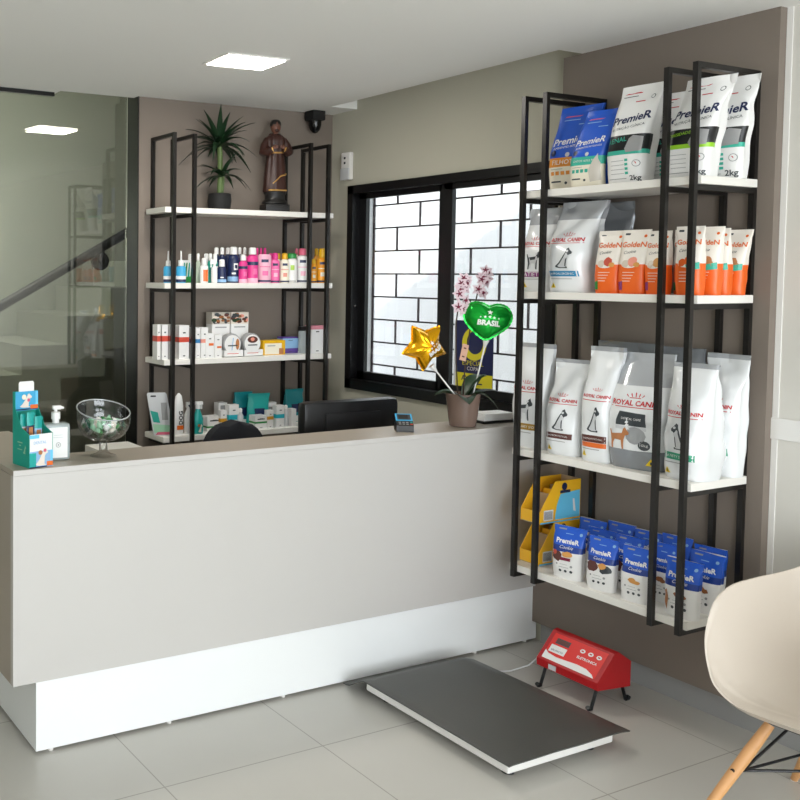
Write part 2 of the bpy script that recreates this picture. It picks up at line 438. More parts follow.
MB().box(XW+.010, XW+.015, wy0+.085, 3.45, wz0+.09, wz1-.07, 'glass_window').build('right_pane', w1)
m = MB(); m.ball((XW-.004, wy1-.062, 1.45), .006, 'chrome', 8, 6); m.build('latch', w1)
# iron security grille outside, brick-patterned
gr = MB(); gx = 3.60; dz = .127; b = .0042
rows = [2.011-dz*i for i in range(-2, 10)]
for i, z in enumerate(rows):
    gr.box(gx-b, gx+b, 2.6, 4.128, z-b, z+b, 'grille')
    par = (i-2) % 2
    ys = [3.945-.35*k for k in range(4)] if par else [3.945+.175-.35*k for k in range(4)]
    if not par: ys = [3.775-.35*k for k in range(4)]
    for y in ys: gr.box(gx-b, gx+b, y-b, y+b, z-dz, z, 'grille')
gr.box(gx-b, gx+b, 4.125, 4.134, rows[-1]-dz, rows[0], 'grille')
tag(gr.build('window_grille'), 'dark iron grille in a brick pattern outside the window', 'window grille')
struct('wall_outside', MB().box(5.0, 5.1, .3, 9, -.1, 3.2, 'outside_wall'))
struct('wall_reveal', MB().box(XW+.10, 3.62, 4.136, 4.5, .8, 2.5, 'outside_wall').box(XW+.071, XW+.10, 4.136, 4.2, wz0+.01, wz1-.01, 'outside_wall'))
struct('wall_shadow_caster', MB().box(3.70, 5.0, 1.52, 1.62, -.1, 3.47, 'outside_wall'))  # added out of view to cast the slanted shadow edge on wall_outside
struct('wall_sun_block', MB().box(-8, 9, -7.1, -7, -.1, 6.6, 'outside_wall'))  # unseen, added to keep direct sun out of the shop front
struct('floor_street', MB().box(-8, 9, -7, YR-.1, -.1, 0, 'baseboard'))
struct('floor_yard', MB().box(3.7, 5.0, .3, 9, -.1, -.0, 'outside_wall'))

# ceiling lamp
cl = thing('ceiling_light', 'square recessed white ceiling lamp, lit', 'ceiling light', (2.28, 3.447, ZC))
cl.rotation_euler = (0, 0, R(-3))
MB().box(-.152, .152, -.112, .112, -.006, 0, 'trim_white').build('frame', cl)
MB().box(-.138, .138, -.098, .098, -.009, -.006, 'lamp').build('diffuser', cl)
l = area('ceiling_light_glow', (2.28, 3.447, ZC-.02), (0, 0, 0), .27, .2, 9, (1, .96, .9))
l.parent = None
# security camera in the corner
sc = thing('security_camera', 'black dome security camera in the far ceiling corner', 'security camera', (3.318, 4.31, ZC))
MB().box(-.044, .044, -.04, .04, -.055, 0, 'black_matte', .008).build('mount', sc)
MB().lathe([(.036, -.05), (.036, -.08), (.028, -.105), (.015, -.12), (.002, -.125)], 'black_gloss', 24).build('dome', sc, smooth=True)
# plug-in device and switch plate
pl = thing('plug_in_device', 'white plug-in device with two socket holes on the wall beside the window', 'plug adapter', (XW, 4.22, 2.235))
MB().box(-.028, 0, -.038, .038, -.078, .078, 'trim_white', .008).build('housing', pl)
MB().box(-.034, -.026, -.036, .036, -.078, -.012, 'silver', .003).build('lower_cover', pl)
m = MB()
for z in (.018, .045): m.box(-.0315, -.029, -.004, .008, z-.006, z+.006, 'black')
m.build('socket_hole', pl)
sp = thing('wall_plate', 'blank white plate on the white wall at the right edge of the photo', 'wall plate', (XW, 1.90, 1.095))
MB().box(-.008, 0, -.05, .055, -.037, .037, 'trim_white', .003).build('plate', sp)
MB().box(-.010, 0, -.075, -.052, -.037, .037, 'trim_white', .002).build('edge_strip', sp)

# ================================================================== counter
ct = thing('reception_counter', 'long greige reception counter on a recessed white base', 'reception counter', (2.2, 2.87, 0))
def cb(name, x0, x1, y0, y1, z0, z1, m, par=ct, bev=0): return MB().box(x0-2.2, x1-2.2, y0-2.87, y1-2.87, z0, z1, m, bev).build(name, par)
cb('front_panel', 1.015, XP, 2.872, 2.897, .255, .957, 'counter_front')
cb('side_panel', 1.015, 1.035, 2.897, 3.62, .255, .957, 'counter_top')
m = MB(); m.box(1.015-2.2, XP-2.2, 0.001, .215, .958, .976, 'counter_top', .0015); m.box(1.015-2.2, 1.26-2.2, .215, .75, .958, .976, 'counter_top', .0015)
m.build('worktop', ct)
m = MB(); m.box(1.015-2.2, XP-2.2, 0.0, .0012, .958, .976, 'counter_front'); m.build('worktop_edge', ct)
cb('back_panel', 1.24, XP, 3.05, 3.075, .06, .957, 'counter_top')
cb('plinth_front', 1.101, XW-.014, 2.885, 2.905, .012, .30, 'counter_base')
cb('plinth_side', 1.101, 1.12, 2.905, 3.60, .012, .30, 'counter_base')
for x in (1.16, 1.62, 2.12, 2.62, 3.12, 3.42):
    MB().lathe([(.009, 0), (.009, .013)], 'trim_white', 12, x-2.2, .03).build('glide', ct)
dk = thing('desk_surface', 'work desk behind the reception counter', 'desk', (2.4, 3.3, 0))
MB().box(-1.1, 1.02, -.22, .27, .73, .755, 'desk').build('desktop', dk)
for x in (-1.08, 1.0): MB().box(x-.012, x+.012, -.2, .25, 0, .73, 'desk').build('leg', dk)

# ================================================================== the two black steel shelf units
def shelf_unit(name, label, loc, rz, length, depth, ztop, zbot, boards, loops, bt, ext0, ext1):
    """local x along the wall, y = 0 at the wall and -depth at the front"""
    t = thing(name, label, 'shelf unit', loc, rz, None)
    p = .0092
    for lx in loops:
        m = MB()
        m.box(lx-p, lx+p, -depth, -depth+2*p, zbot, ztop, 'steel_black'); m.box(lx-p, lx+p, -2*p, 0, zbot, ztop, 'steel_black')
        for z in [ztop-2*p, zbot]+[bz-.02 for bz in boards if bz-.02 > zbot+.03]:
            m.box(lx-p, lx+p, -depth+2*p, -2*p, z, z+2*p, 'steel_black')
        m.build('frame_loop', t)
    for bz in boards:
        MB().box(ext0, ext1, -depth+2*p+.0005, -2*p-.0005, bz, bz+bt, 'board_white', .002).build('shelf_board', t)
    return t
RS = [1.933, 1.531, .893, .415]; BS = [1.934, 1.550, 1.160, .765]; BT = .028
# right unit: wall at x = XP, local x runs towards -y world (rz = -90)
shelf_unit('steel_shelf', 'black steel shelf unit with white boards on the taupe wall, holding the pet food bags', (XP, 2.355, 0), R(-90), .75, .345, 2.338, .395, RS, (-.345, -.245, .245, .345), BT, -.375, .366)
shelf_unit('steel_shelf', 'black steel shelf unit with white boards on the back wall, holding bottles and cartons', (2.79, YB, 0), 0, 1.0, .245, 2.334, .742, BS, (-.476, -.358, .368, .488), BT, -.52, .535)
Z1, Z2, Z3, Z4 = [z+BT for z in RS]
B1, B2, B3, B4 = [z+BT for z in BS]

BOTTLES = [
    ('dropper', 2.315, 4.19, 0.041, 0.084, 0.163, 'skyblue', 'white', 'navy', 'blue bottle with thin white nozzle, leftmost on the bottle shelf'),
    ('dropper', 2.39, 4.19, 0.044, 0.085, 0.164, 'skyblue', 'white', 'navy', 'blue bottle with thin white nozzle, standing right of its twin'),
    ('bottle', 2.491, 4.27, 0.032, 0.107, 0.152, 'white', 'white', 'green', 'white-capped bottle standing behind the green carton'),
    ('bottle', 2.534, 4.26, 0.021, 0.118, 0.155, 'palegreen', 'white', None, 'pale green bottle behind the left front post of the bottle shelf'),
    ('bottle', 2.528, 4.19, 0.037, 0.096, 0.13, 'white', 'white', 'orange', 'slim white bottle with an orange label panel'),
    ('bottle', 2.595, 4.28, 0.032, 0.119, 0.156, 'white', 'white', None, 'white bottle standing behind the orange-labelled bottle'),
    ('bottle', 2.596, 4.24, 0.026, 0.119, 0.155, 'teal', 'white', None, 'teal bottle just right of the orange-labelled bottle'),
    ('bottle', 2.631, 4.25, 0.029, 0.119, 0.156, 'teal', 'white', 'white', 'teal bottle with a white label, next to the small navy bottle'),
    ('spray', 2.584, 4.18, 0.028, 0.086, 0.12, 'white', 'white', None, 'white trigger spray standing in front of the teal bottles'),
    ('bottle', 2.633, 4.185, 0.042, 0.087, 0.124, 'navy', 'white', 'paleblue', 'small navy shampoo bottle with white cap, in front of the tall navy row'),
    ('bottle', 2.676, 4.31, 0.032, 0.154, 0.19, 'navy', 'white', None, 'tall navy bottle at the left end of the back row'),
    ('bottle', 2.713, 4.31, 0.03, 0.154, 0.191, 'navy', 'white', None, 'tall navy bottle second in the back row'),
    ('bottle', 2.75, 4.31, 0.032, 0.155, 0.191, 'navy', 'white', None, 'tall navy bottle third in the back row'),
    ('bottle', 2.74, 4.24, 0.055, 0.153, 0.193, 'navy', 'white', 'paleblue', 'large navy shampoo bottle with a round white emblem and pale blue foot'),
    ('bottle', 2.825, 4.31, 0.025, 0.156, 0.193, 'navy', 'white', None, 'dark bottle with white cap behind the small pink bottle'),
    ('bottle', 2.857, 4.31, 0.025, 0.156, 0.193, 'pink', 'white', None, 'pink bottle with white cap in the back row, beside the large magenta one'),
    ('bottle', 2.769, 4.19, 0.04, 0.12, 0.152, 'hotpink', 'white', 'navy', 'small magenta shampoo bottle with white cap'),
    ('bottle', 2.834, 4.2, 0.054, 0.153, 0.19, 'hotpink', 'white', 'navy', 'large magenta shampoo bottle with white cap and dark stripe'),
    ('bottle', 2.946, 4.32, 0.019, 0.156, 0.192, 'pink', 'hotpink', None, 'pink-capped bottle first of three in the back row'),
    ('bottle', 2.971, 4.32, 0.017, 0.157, 0.193, 'pink', 'hotpink', None, 'pink-capped bottle second of three in the back row'),
    ('bottle', 2.997, 4.32, 0.022, 0.157, 0.193, 'pink', 'hotpink', None, 'pink-capped bottle third of three in the back row'),
    ('bottle', 2.911, 4.2, 0.063, 0.154, 0.154, 'lightpink', 'lightpink', 'navy', 'wide pale pink lotion bottle with small dark label'),
    ('bottle', 3.015, 4.29, 0.025, 0.132, 0.163, 'pink', 'hotpink', None, 'pink bottle half hidden behind the short hot-pink-capped bottle'),
    ('bottle', 2.973, 4.19, 0.044, 0.129, 0.163, 'pink', 'hotpink', 'navy', 'short pink bottle with hot pink cap and dark label'),
    ('bottle', 3.068, 4.29, 0.025, 0.132, 0.164, 'cream', 'yellow', None, 'yellow-capped bottle in the back row'),
    ('bottle', 3.036, 4.19, 0.044, 0.13, 0.162, 'cream', 'yellow', 'navy', 'cream bottle with yellow cap and small dark label'),
    ('bottle', 3.084, 4.19, 0.051, 0.135, 0.163, 'white', 'green', 'lime', 'white bottle with a wide green cap'),
    ('bottle', 3.196, 4.3, 0.022, 0.159, 0.193, 'cream', 'rose', None, 'rose-capped bottle in the back row behind the green-capped bottle'),
    ('bottle', 3.161, 4.2, 0.056, 0.154, 0.19, 'white', 'rose', 'navy', 'white bottle with rose cap and dark base stripe'),
    ('bottle', 3.223, 4.18, 0.03, 0.108, 0.133, 'orangey', 'yellow', 'navy', 'small amber bottle with yellow cap'),
    ('bottle', 3.327, 4.29, 0.028, 0.158, 0.195, 'orangey', 'yellow', None, 'amber bottle at the back beside the right posts'),
    ('bottle', 3.287, 4.19, 0.05, 0.142, 0.192, 'orangey', 'yellow', 'navy', 'large amber bottle with yellow cap at the right end of the bottle shelf'),
]
CARTONS = [
    (2.223, 2.248, 4.17, 0.05, 0.178, 'white', 'red', 0.52, 0.68, 'white carton with red band, leftmost of the row'),
    (2.248, 2.288, 4.165, 0.05, 0.178, 'white', 'red', 0.52, 0.68, 'white carton with red band, second from the left on the third shelf'),
    (2.288, 2.32, 4.16, 0.05, 0.178, 'white', 'red', 0.52, 0.68, 'white carton with red band, directly behind the first front post'),
    (2.345, 2.409, 4.16, 0.06, 0.173, 'white', 'red', 0.5, 0.65, 'widest white carton with red band, between the two left posts'),
    (2.419, 2.448, 4.17, 0.06, 0.159, 'white', 'blue', 0.5, 0.63, 'white carton with blue band touching the second post'),
    (2.451, 2.481, 4.17, 0.06, 0.158, 'white', 'blue', 0.5, 0.63, 'white carton with blue band right of the second post'),
    (2.477, 2.523, 4.16, 0.06, 0.16, 'white', 'salmon', 0.5, 0.62, 'tall white carton with salmon band'),
    (2.522, 2.572, 4.155, 0.05, 0.129, 'white', 'orange', 0.5, 0.6, 'short white carton with a small orange mark'),
    (2.574, 2.62, 4.155, 0.05, 0.121, 'white', 'orange', 0.42, 0.5, 'shorter white carton with orange mark, beside the round tins'),
    (2.901, 3.048, 4.19, 0.06, 0.079, 'yellow', 'cream', 0.05, 0.8, 'flat yellow box with a cream label panel'),
    (3.071, 3.179, 4.25, 0.05, 0.091, 'purple', 'paleblue', 0.3, 0.9, 'purple packet behind the yellow box'),
    (3.207, 3.289, 4.17, 0.06, 0.156, 'white', 'rosepink', 0.86, 1.0, 'tall white box with a pink top at the right end of the third shelf'),
]
LOWCARTONS = [
    (2.538, 2.633, 4.19, 0.07, 0.08, 'white', 'green', 0.28, 0.38, 'white carton with a green stripe behind the office chair'),
    (2.658, 2.717, 4.27, 0.05, 0.138, 'white', 'grey', 0.6, 0.9, 'white carton standing at the back left of the gold-banded one'),
    (2.608, 2.651, 4.17, 0.03, 0.114, 'white', 'gold', 0.45, 0.62, 'slim white carton with gold band left of the teal-banded one'),
    (2.679, 2.745, 4.2, 0.04, 0.135, 'white', 'cyan', 0.4, 0.6, 'white carton with bright cyan band, left one of the pair'),
    (2.826, 2.906, 4.17, 0.06, 0.071, 'white', 'green', 0.42, 0.55, 'low white carton with green and black stripe'),
    (2.966, 3.046, 4.28, 0.05, 0.122, 'white', 'grey', 0.5, 0.8, 'white carton lying at the back behind the gold-banded carton'),
    (2.901, 2.945, 4.165, 0.03, 0.098, 'white', 'gold', 0.48, 0.66, 'slim white carton with gold band right of the green-striped one'),
    (2.964, 3.02, 4.17, 0.04, 0.12, 'white', 'cyan', 0.42, 0.6, 'white carton with bright cyan band, right one of the pair'),
    (3.063, 3.099, 4.17, 0.04, 0.096, 'white', None, 0, 0, 'narrow plain white carton beside the black monitor'),
]
MISC = {'tin1': (2.701, 4.18), 'tin2': (2.826, 4.18), 'st1': (2.624, 4.22), 'st2': (2.758, 4.22), 'clear': (3.187, 4.22), 'blister': (2.246, 2.178), 'tube': (2.383, 4.18), 'tubew': 0.051, 'white2': 2.448, 'spray': 2.493, 'bot1': 2.763, 'bot2': 3.058, 'tp1': 2.797, 'tp2': 2.893, 'tp3': 3.154, 'leaf': (2.42, 2.477), 'tealcone': 2.801}

# ================================================================== pet food bags
def sgp(x, p): return math.copysign(abs(x)**p, x)
class Bag:
    def __init__(s, name, label, cat, loc, rz, W, H, D, skx=0, ty=0, n=3.4, amp=.004, seed=0, topw=1.0, tops=.93, group=None, roll=0, pinch=0, foot=.80):
        s.W, s.H, s.D, s.skx, s.ty, s.n, s.amp, s.seed, s.topw, s.tops, s.pinch, s.foot = W, H, D, skx, ty, n, amp, seed, topw, tops, pinch, foot
        s.t = thing(name, label, cat, loc, rz, group)
        s.sh = Sheet(lambda a, b, e: s.front(a/(s.W/2*s.wp(min(1, max(0, b/s.H)))), b/s.H, e))
        s.art = MB()
    def wp(s, v):
        w = .93+.07*min(1, v/.25); return w*(1+(s.topw-1)*max(0, (v-.4)/.6)) * (1-s.pinch*math.exp(-((v-.72)/.09)**2))
    def dp(s, v):
        if v < .18: return s.foot+(1-s.foot)*(v/.18)**.6
        if v < .45: return 1
        k = min(1, (v-.45)/(s.tops-.45)); return max(.035, 1-(k**1.35)*.965)
    def point(s, u, q, v, e=0):
        w = s.W/2*s.wp(v); d = s.D/2*s.dp(v)
        crease = 1 - .10*(1-min(1, abs(q)*2.2))*(1 if abs(u) > .5 else 0)*(1 if v < .9 else 0)*min(1, v*4)
        x = u*w*crease; y = q*d
        a = s.amp*min(1, v*5)
        nz = noise.noise(Vector((x*22+s.seed, v*s.H*16, s.seed*1.7)))*a + noise.noise(Vector((x*9+s.seed, v*s.H*7-3, s.seed*.7)))*a*1.6 - abs(noise.noise(Vector((x*14-s.seed, v*s.H*11, s.seed))))*a*1.4*max(0, (v-.45)/.5)
        k = max(0, (v-.3)/.7)
        y += nz*(1 if q < 0 else -1)*(1 if abs(q) > .05 else 0) + s.ty*k**1.5 - e
        x += s.skx*k**1.3 + noise.noise(Vector((v*6, s.seed*3.1, 0)))*a*.8
        return Vector((x, y, v*s.H))
    def front(s, u, v, e=0):
        u = max(-.985, min(.985, u)); v = max(0, min(1, v))
        q = -(1-abs(u)**s.n)**(1/s.n)
        return s.point(u, q, v, e)
    def body(s, zones, name='bag_body', nu=44, nv=38, rough=None):
        vs = sorted(set([j/nv for j in range(nv+1)]+[z for z, _ in zones if z < 1])); m = MB(); pts = []
        for v in vs:
            for i in range(nu):
                a = 2*PI*i/nu; pts.append(s.point(sgp(cos(a), 2/s.n), sgp(sin(a), 2/s.n), v))
        fs = []; ms = []
        for j in range(len(vs)-1):
            vm = (vs[j]+vs[j+1])/2; mm = next(mt for z, mt in zones if vm <= z)
            for i in range(nu):
                fs.append((j*nu+i, j*nu+(i+1) % nu, (j+1)*nu+(i+1) % nu, (j+1)*nu+i))
                md = mm
                if isinstance(mm, tuple):
                    a = (i+.5)/nu; md = mm[0] if .5 < a < 1 else mm[1]
                ms.append(md)
        fs.append(tuple(range(nu))[::-1]); ms.append(ms[0]); L = (len(vs)-1)*nu
        fs.append(tuple(L+i for i in range(nu))); ms.append(ms[-1])
        m.add(pts, fs, ms); s.b = m.build(name, s.t, smooth=True, angle=60); return s
    def print_(s, name, fn, label=None):
        m = MB(); fn(m, s.sh)
        m.build(name, s.b, label=label, normals=False); return s
RZ = R(-90)
def place(x, yc, D, rot=0): return (x+D/2, yc, 0)

def premier_blue(label, x, yc, z, W, H, D, acc, line, skx=.05, ty=-.02, rot=8, seed=1, w2='cream'):
    b = Bag('pet_food_bag', label, 'pet food bag', (x+D/2, yc, z), RZ+R(rot), W, H, D, skx, ty, seed=seed, topw=1.02)
    b.body([(.29, (w2, 'pblue')), (.40, (acc, 'pblue')), (1, 'pblue')])
    def brand(m, s): s.text(m, 'PremieR', -.002, H*.60, W*.80, 'white', rot=.1, shear=.15, bold=.02)
    def small(m, s):
        s.text(m, 'AMBIENTES INTERNOS', 0, H*.525, W*.72, 'white', rot=.08, eps=.0015)
        s.rect(m, -W*.36, W*.02, H*.88, H*.893, 'rose', sl=.01); s.rect(m, -W*.34, W*.05, H*.84, H*.85, 'paleblue'); s.rect(m, W*.05, W*.3, H*.78, H*.79, 'paleblue')
        s.disc(m, -W*.33, H*.455, W*.07, 'navy'); s.disc(m, W*.02, H*.43, W*.055, 'silver')
    b.print_('brand_lettering', brand).print_('small_print', small)
    def lab(m, s):
        s.text(m, line, 0, H*.345, W*.66, 'white')
        for i in range(4): s.rect(m, W*(-.36+.13*i), W*(-.27+.13*i), H*.19, H*.235, acc, n=2)
        s.rect(m, -W*.36, -W*.1, H*.10, H*.118, 'charcoal', n=3); s.rect(m, -W*.36, -W*.05, H*.26, H*.266, 'grey', n=3)
        s.disc(m, W*.02, H*.09, W*.035, 'charcoal')
        if acc == 'pteal': s.poly(m, [(W*.18, H*.06), (W*.14, H*.22), (W*.24, H*.34), (W*.33, H*.43), (W*.37, H*.36), (W*.44, H*.30), (W*.45, H*.08)], 'cat', .0014)
    b.print_('label_panel', lab)
    return b
def premier_clin(label, x, yc, z, W, H, D, acc, skx=.07, ty=-.05, rot=6, seed=3, side=True, pinch=0):
    b = Bag('pet_food_bag', label, 'pet food bag', (x+D/2, yc, z), RZ+R(rot), W, H, D, skx, ty, seed=seed, topw=1.04, amp=.005, pinch=pinch)
    b.body([(.30, 'white'), (.345, (acc, 'white')), (.50, ('black', 'white')), (1, 'white')])
    def brand(m, s): s.text(m, 'PremieR', 0, H*.67, W*.90, 'navy', rot=.12, shear=.12, bold=.025)
    def sub(m, s):
        s.text(m, 'NUTRIÇÃO CLÍNICA', .0, H*.58, W*.78, 'charcoal', rot=.12)
        s.rect(m, -W*.42, W*.0, H*.92, H*.932, 'rcred', sl=.012); s.rect(m, -W*.05, W*.18, H*.83, H*.84, 'rcred'); s.rect(m, -W*.42, -W*.05, H*.89, H*.897, 'charcoal')
        s.disc(m, W*.34, H*.87, W*.05, 'charcoal'); s.disc(m, W*.34, H*.87, W*.038, 'white', eps=.0016)
    b.print_('brand_lettering', brand).print_('small_print', sub)
    def lab(m, s):
        s.text(m, 'RENAL' if acc == 'pteal' else 'OBESIDADE', -W*.18, H*.45, W*.48, acc, rot=.12)
        s.poly(m, [(W*.05, H*.36), (W*.12, H*.46), (W*.2, H*.49), (W*.42, H*.47), (W*.42, H*.33), (W*.1, H*.32)], 'grey', .0014)
        for i in range(4):
            s.rect(m, -W*.30, W*.05, H*(.10+.045*i), H*(.105+.045*i), 'grey', n=4)
            if acc == 'pteal': s.rect(m, W*.07, W*.15, H*(.092+.045*i), H*(.118+.045*i), acc, n=2)
        s.disc(m, W*.33, H*.20, W*.085, 'grey'); s.disc(m, W*.33, H*.20, W*.07, 'white', eps=.0016); s.poly(m, [(W*.29, H*.22), (W*.34, H*.19), (W*.335, H*.21)], 'rcred', .002)
        s.text(m, '2kg', W*.30, H*.045, W*.24, 'charcoal', bold=.02); s.rect(m, -W*.36, W*.1, H*.045, H*.052, 'grey')
    b.print_('label_panel', lab)
    return b
def royal(label, x, yc, z, W, H, D, band, words, animal='sit', skx=.01, ty=0, rot=8, seed=5, pinch=.05, band2=None, big=False, top='silver', tw=1, fl=1):
    b = Bag('pet_food_bag', label, 'pet food bag', (x+D/2, yc, z), RZ+R(rot), W, H, D, skx, ty, seed=seed, topw=tw, amp=.0085, pinch=pinch, n=3.0)
    if big: b.body([(.17, 'film_dark'), (.72, 'bag_white'), (1, 'film')])
    else: b.body([(.80, 'bag_white'), (1, 'film')] if top != 'white' else [(.96, 'bag_white'), (1, 'film')])
    def brand(m, s):
        s.text(m, 'ROYAL CANIN', 0, H*.575, W*.78, 'rctext', bold=.03); crown(s, m, 0, H*.625, W*.22, 'rctext')
        s.rect(m, -W*.40, W*.40, H*.535, H*.541, 'rctext')
    b.print_('brand_lettering', brand)
    def lab(m, s):
        if big:
            s.poly(m, [(-W*.26, H*.42), (-W*.22, H*.50), (W*.22, H*.49), (W*.26, H*.40), (W*.26, H*.38), (-W*.26, H*.38)], 'charcoal')
            s.text(m, 'DENTAL CARE', 0, H*.44, W*.34, 'white', eps=.0018)
            s.rect(m, -W*.26, W*.26, H*.345, H*.375, 'silver'); s.disc(m, W*.08, H*.30, W*.17, 'rcgrey', ry=H*.075)
            s.disc(m, W*.22, H*.22, W*.085, 'charcoal'); s.text(m, '10kg', W*.22, H*.22, W*.11, 'white', eps=.0018)
        else:
            s.rect(m, -W*.36, W*.36, H*.175, H*.235, band); s.text(m, words, -W*.02, H*.205, W*.58, 'white', eps=.0016)
            if band2: s.rect(m, -W*.36, W*.36, H*.13, H*.172, band2)
            s.rect(m, -W*.34, W*.2, H*.145 if not band2 else H*.11, H*.152 if not band2 else H*.117, 'grey')
        s.poly(m, [(-W*.33, H*.05), (-W*.19, H*.05), (-W*.26, H*.105)] if not big else [(W*.22, H*.05), (W*.38, H*.05), (W*.30, H*.11)], 'warn_yellow', .0014)
        cx = -W*.26 if not big else W*.30
        s.rect(m, cx-W*.01, cx+W*.01, H*.058, H*.085, 'black', eps=.0018, n=2)
    b.print_('label_band' if not big else 'label_panel', lab)
    def an(m, s):
        if big: dog(s, m, 'stand', -W*.20, H*.17, W*.34, H*.21, 'dogbrown', eps=.002)
        else:
            dog(s, m, animal, W*.02, H*.265, W*.42, H*.235, 'charcoal', flip=fl)
            dog(s, m, animal, W*.02, H*.275, W*.28, H*.165, 'silver', eps=.0016, flip=fl); s.disc(m, W*.10*fl, H*.45, W*.03, 'silver', eps=.0018)
    b.print_('dog_picture', an)
    return b
def golden(label, x, yc, W, H, tint, rot=10, skx=.0, seed=7, teal=False, D=.06):
    b = Bag('treat_pouch', label, 'pet treat pouch', (x+D/2, yc, Z2), RZ+R(rot), W, H, D, skx, 0, n=2.6, seed=seed, amp=.003, topw=1.03, tops=.95, group='orange and white treat pouches on the second shelf of the right unit')
    b.body([(.46, 'gorange'), (1, 'gwhite')], 'pouch_body', nu=32, nv=24)
    b.print_('brand_lettering', lambda m, s: (s.text(m, 'GoldeN', 0, H*.77, W*.88, 'orange', bold=.02), s.text(m, 'Cookie', -W*.08, H*.655, W*.46, 'charcoal', rot=.12, shear=.4)))
    def pic(m, s):
        s.disc(m, -W*.02, H*.46, W*.30, 'gwhite', ry=H*.06)
        s.disc(m, W*.10, H*.50, W*.17, tint, ry=H*.075, wob=.25, sd=seed, eps=.0016); s.disc(m, -W*.16, H*.47, W*.13, 'beige' if not teal else tint, ry=H*.06, wob=.3, sd=seed+1, eps=.0016)
        s.disc(m, W*.24, H*.455, W*.10, 'bone' if not teal else 'dogbrown', ry=H*.04, wob=.3, sd=seed+2, eps=.002)
        for i in range(4): s.rect(m, -W*.25, W*(.2-.05*i), H*(.33-.045*i), H*(.338-.045*i), 'gwhite', n=4)
        s.disc(m, W*.34, H*.90, W*.055, 'orange')
        s.rect(m, -W*.40, -W*.22, H*.92, H*.95, 'charcoal', n=3)
        if teal: s.poly(m, [(-W*.02, H*.44), (W*.44, H*.48), (W*.45, H*.38), (W*.05, H*.36)], 'pteal', .0022)
        else: s.poly(m, [(-W*.42, H*.06), (-W*.26, H*.06), (-W*.24, H*.20), (-W*.42, H*.18)], 'green' if seed % 2 else 'rcpurple', .0018)
    b.print_('printed_picture', pic)
def cookie(label, x, yc, W, H, tint, rot=12, seed=9, D=.065, front=True, pink=False):
    b = Bag('treat_pouch', label, 'pet treat pouch', (x+D/2, yc, Z4), RZ+R(rot), W, H, D, 0, .012, n=2.4, seed=seed, amp=.004, topw=1.06, tops=.95, foot=.9, group='blue topped treat pouches on the lowest shelf of the right unit')
    b.body([(.53, 'white'), (.64, 'pblue2'), (1, 'pblue')], 'pouch_body', nu=32, nv=24)
    b.print_('brand_lettering', lambda m, s: (s.text(m, 'PremieR', 0, H*.73, W*.72, 'white', bold=.035), s.text(m, 'Cookie', 0, H*.62, W*.42, 'white', shear=.4), s.rect(m, -W*.12, W*.12, H*.86, H*.872, 'paleblue', n=3), s.disc(m, W*.36, H*.88, W*.05, 'paleblue'), s.rect(m, -W*.36, -W*.12, H*.93, H*.955, 'grey', n=3)))
    def pic(m, s):
        if pink:
            s.disc(m, -W*.28, H*.44, W*.17, 'brown', ry=H*.10, wob=.5, sd=seed); s.rect(m, -W*.14, W*.18, H*.37, H*.43, 'petal_dark', eps=.0018); s.disc(m, W*.06, H*.49, W*.17, 'bone', ry=H*.055, wob=.3, sd=seed+3, eps=.002); s.disc(m, -W*.36, H*.5, W*.08, 'meat', eps=.002)
        elif tint == 'choc':
            s.disc(m, -W*.24, H*.45, W*.20, 'brown', ry=H*.10, wob=.5, sd=seed); s.disc(m, W*.22, H*.42, W*.20, 'charcoal', ry=H*.08, wob=.5, sd=seed+2); s.disc(m, W*.12, H*.49, W*.13, 'bone', ry=H*.06, wob=.3, sd=seed+3, eps=.002)
        else:
            s.disc(m, W*.0, H*.41, W*.14, tint, ry=H*.05, wob=.4, sd=seed+3, eps=.0016); s.disc(m, W*.13, H*.385, W*.10, tint, ry=H*.038, wob=.4, sd=seed+5, eps=.002)
            if tint == 'cookie': s.poly(m, [(-W*.42, H*.42), (-W*.34, H*.46), (-W*.28, H*.28), (-W*.32, H*.10), (-W*.4, H*.2)], 'dogbrown', .0022)
        for i in range(3): s.disc(m, W*(-.14+.17*i), H*.17, W*.045, 'charcoal', ry=W*.045)
        s.rect(m, -W*.2, W*.12, H*.235, H*.24, 'charcoal', n=3); s.rect(m, -W*.16, W*.08, H*.29, H*.296, 'grey', n=3); s.disc(m, W*.2, H*.27, W*.04, 'grey')
        s.disc(m, -W*.26, H*.29, W*.03, 'grey')
    if front: b.print_('printed_picture', pic)

# --- top shelf
premier_blue('large blue pet food bag with an orange label on the top shelf', 3.21, 2.595, Z1, .165, .325, .10, 'porange', 'FILHOTES', skx=.055, seed=1)
premier_blue('blue pet food bag with a teal label and white cat, second on the top shelf', 3.15, 2.462, Z1, .135, .285, .085, 'pteal', 'GATOS ADULTOS', skx=.06, ty=-.01, seed=2)
premier_blue('plain blue bag mostly hidden right of the cat bag on the top shelf', 3.30, 2.46, Z1, .11, .20, .07, 'pblue', 'GATOS', skx=.0, rot=0, seed=4, w2='pblue')
premier_clin('white bag with black band and teal stripe leaning sideways on the top shelf', 3.15, 2.305, Z1, .148, .345, .12, 'pteal', seed=11)
premier_clin('white teal striped bag standing behind the leaning one on the top shelf', 3.29, 2.265, Z1, .13, .33, .08, 'pteal', skx=.05, ty=0, seed=12)
premier_clin('white bag with black band and lime green stripe, front right of the top shelf', 3.14, 2.07, Z1, .150, .325, .12, 'plime', skx=.08, seed=13, pinch=.10)
premier_clin('white teal striped bag behind the lime striped one on the top shelf', 3.30, 2.06, Z1, .165, .35, .085, 'pteal', skx=.03, ty=0, seed=14, pinch=.1)
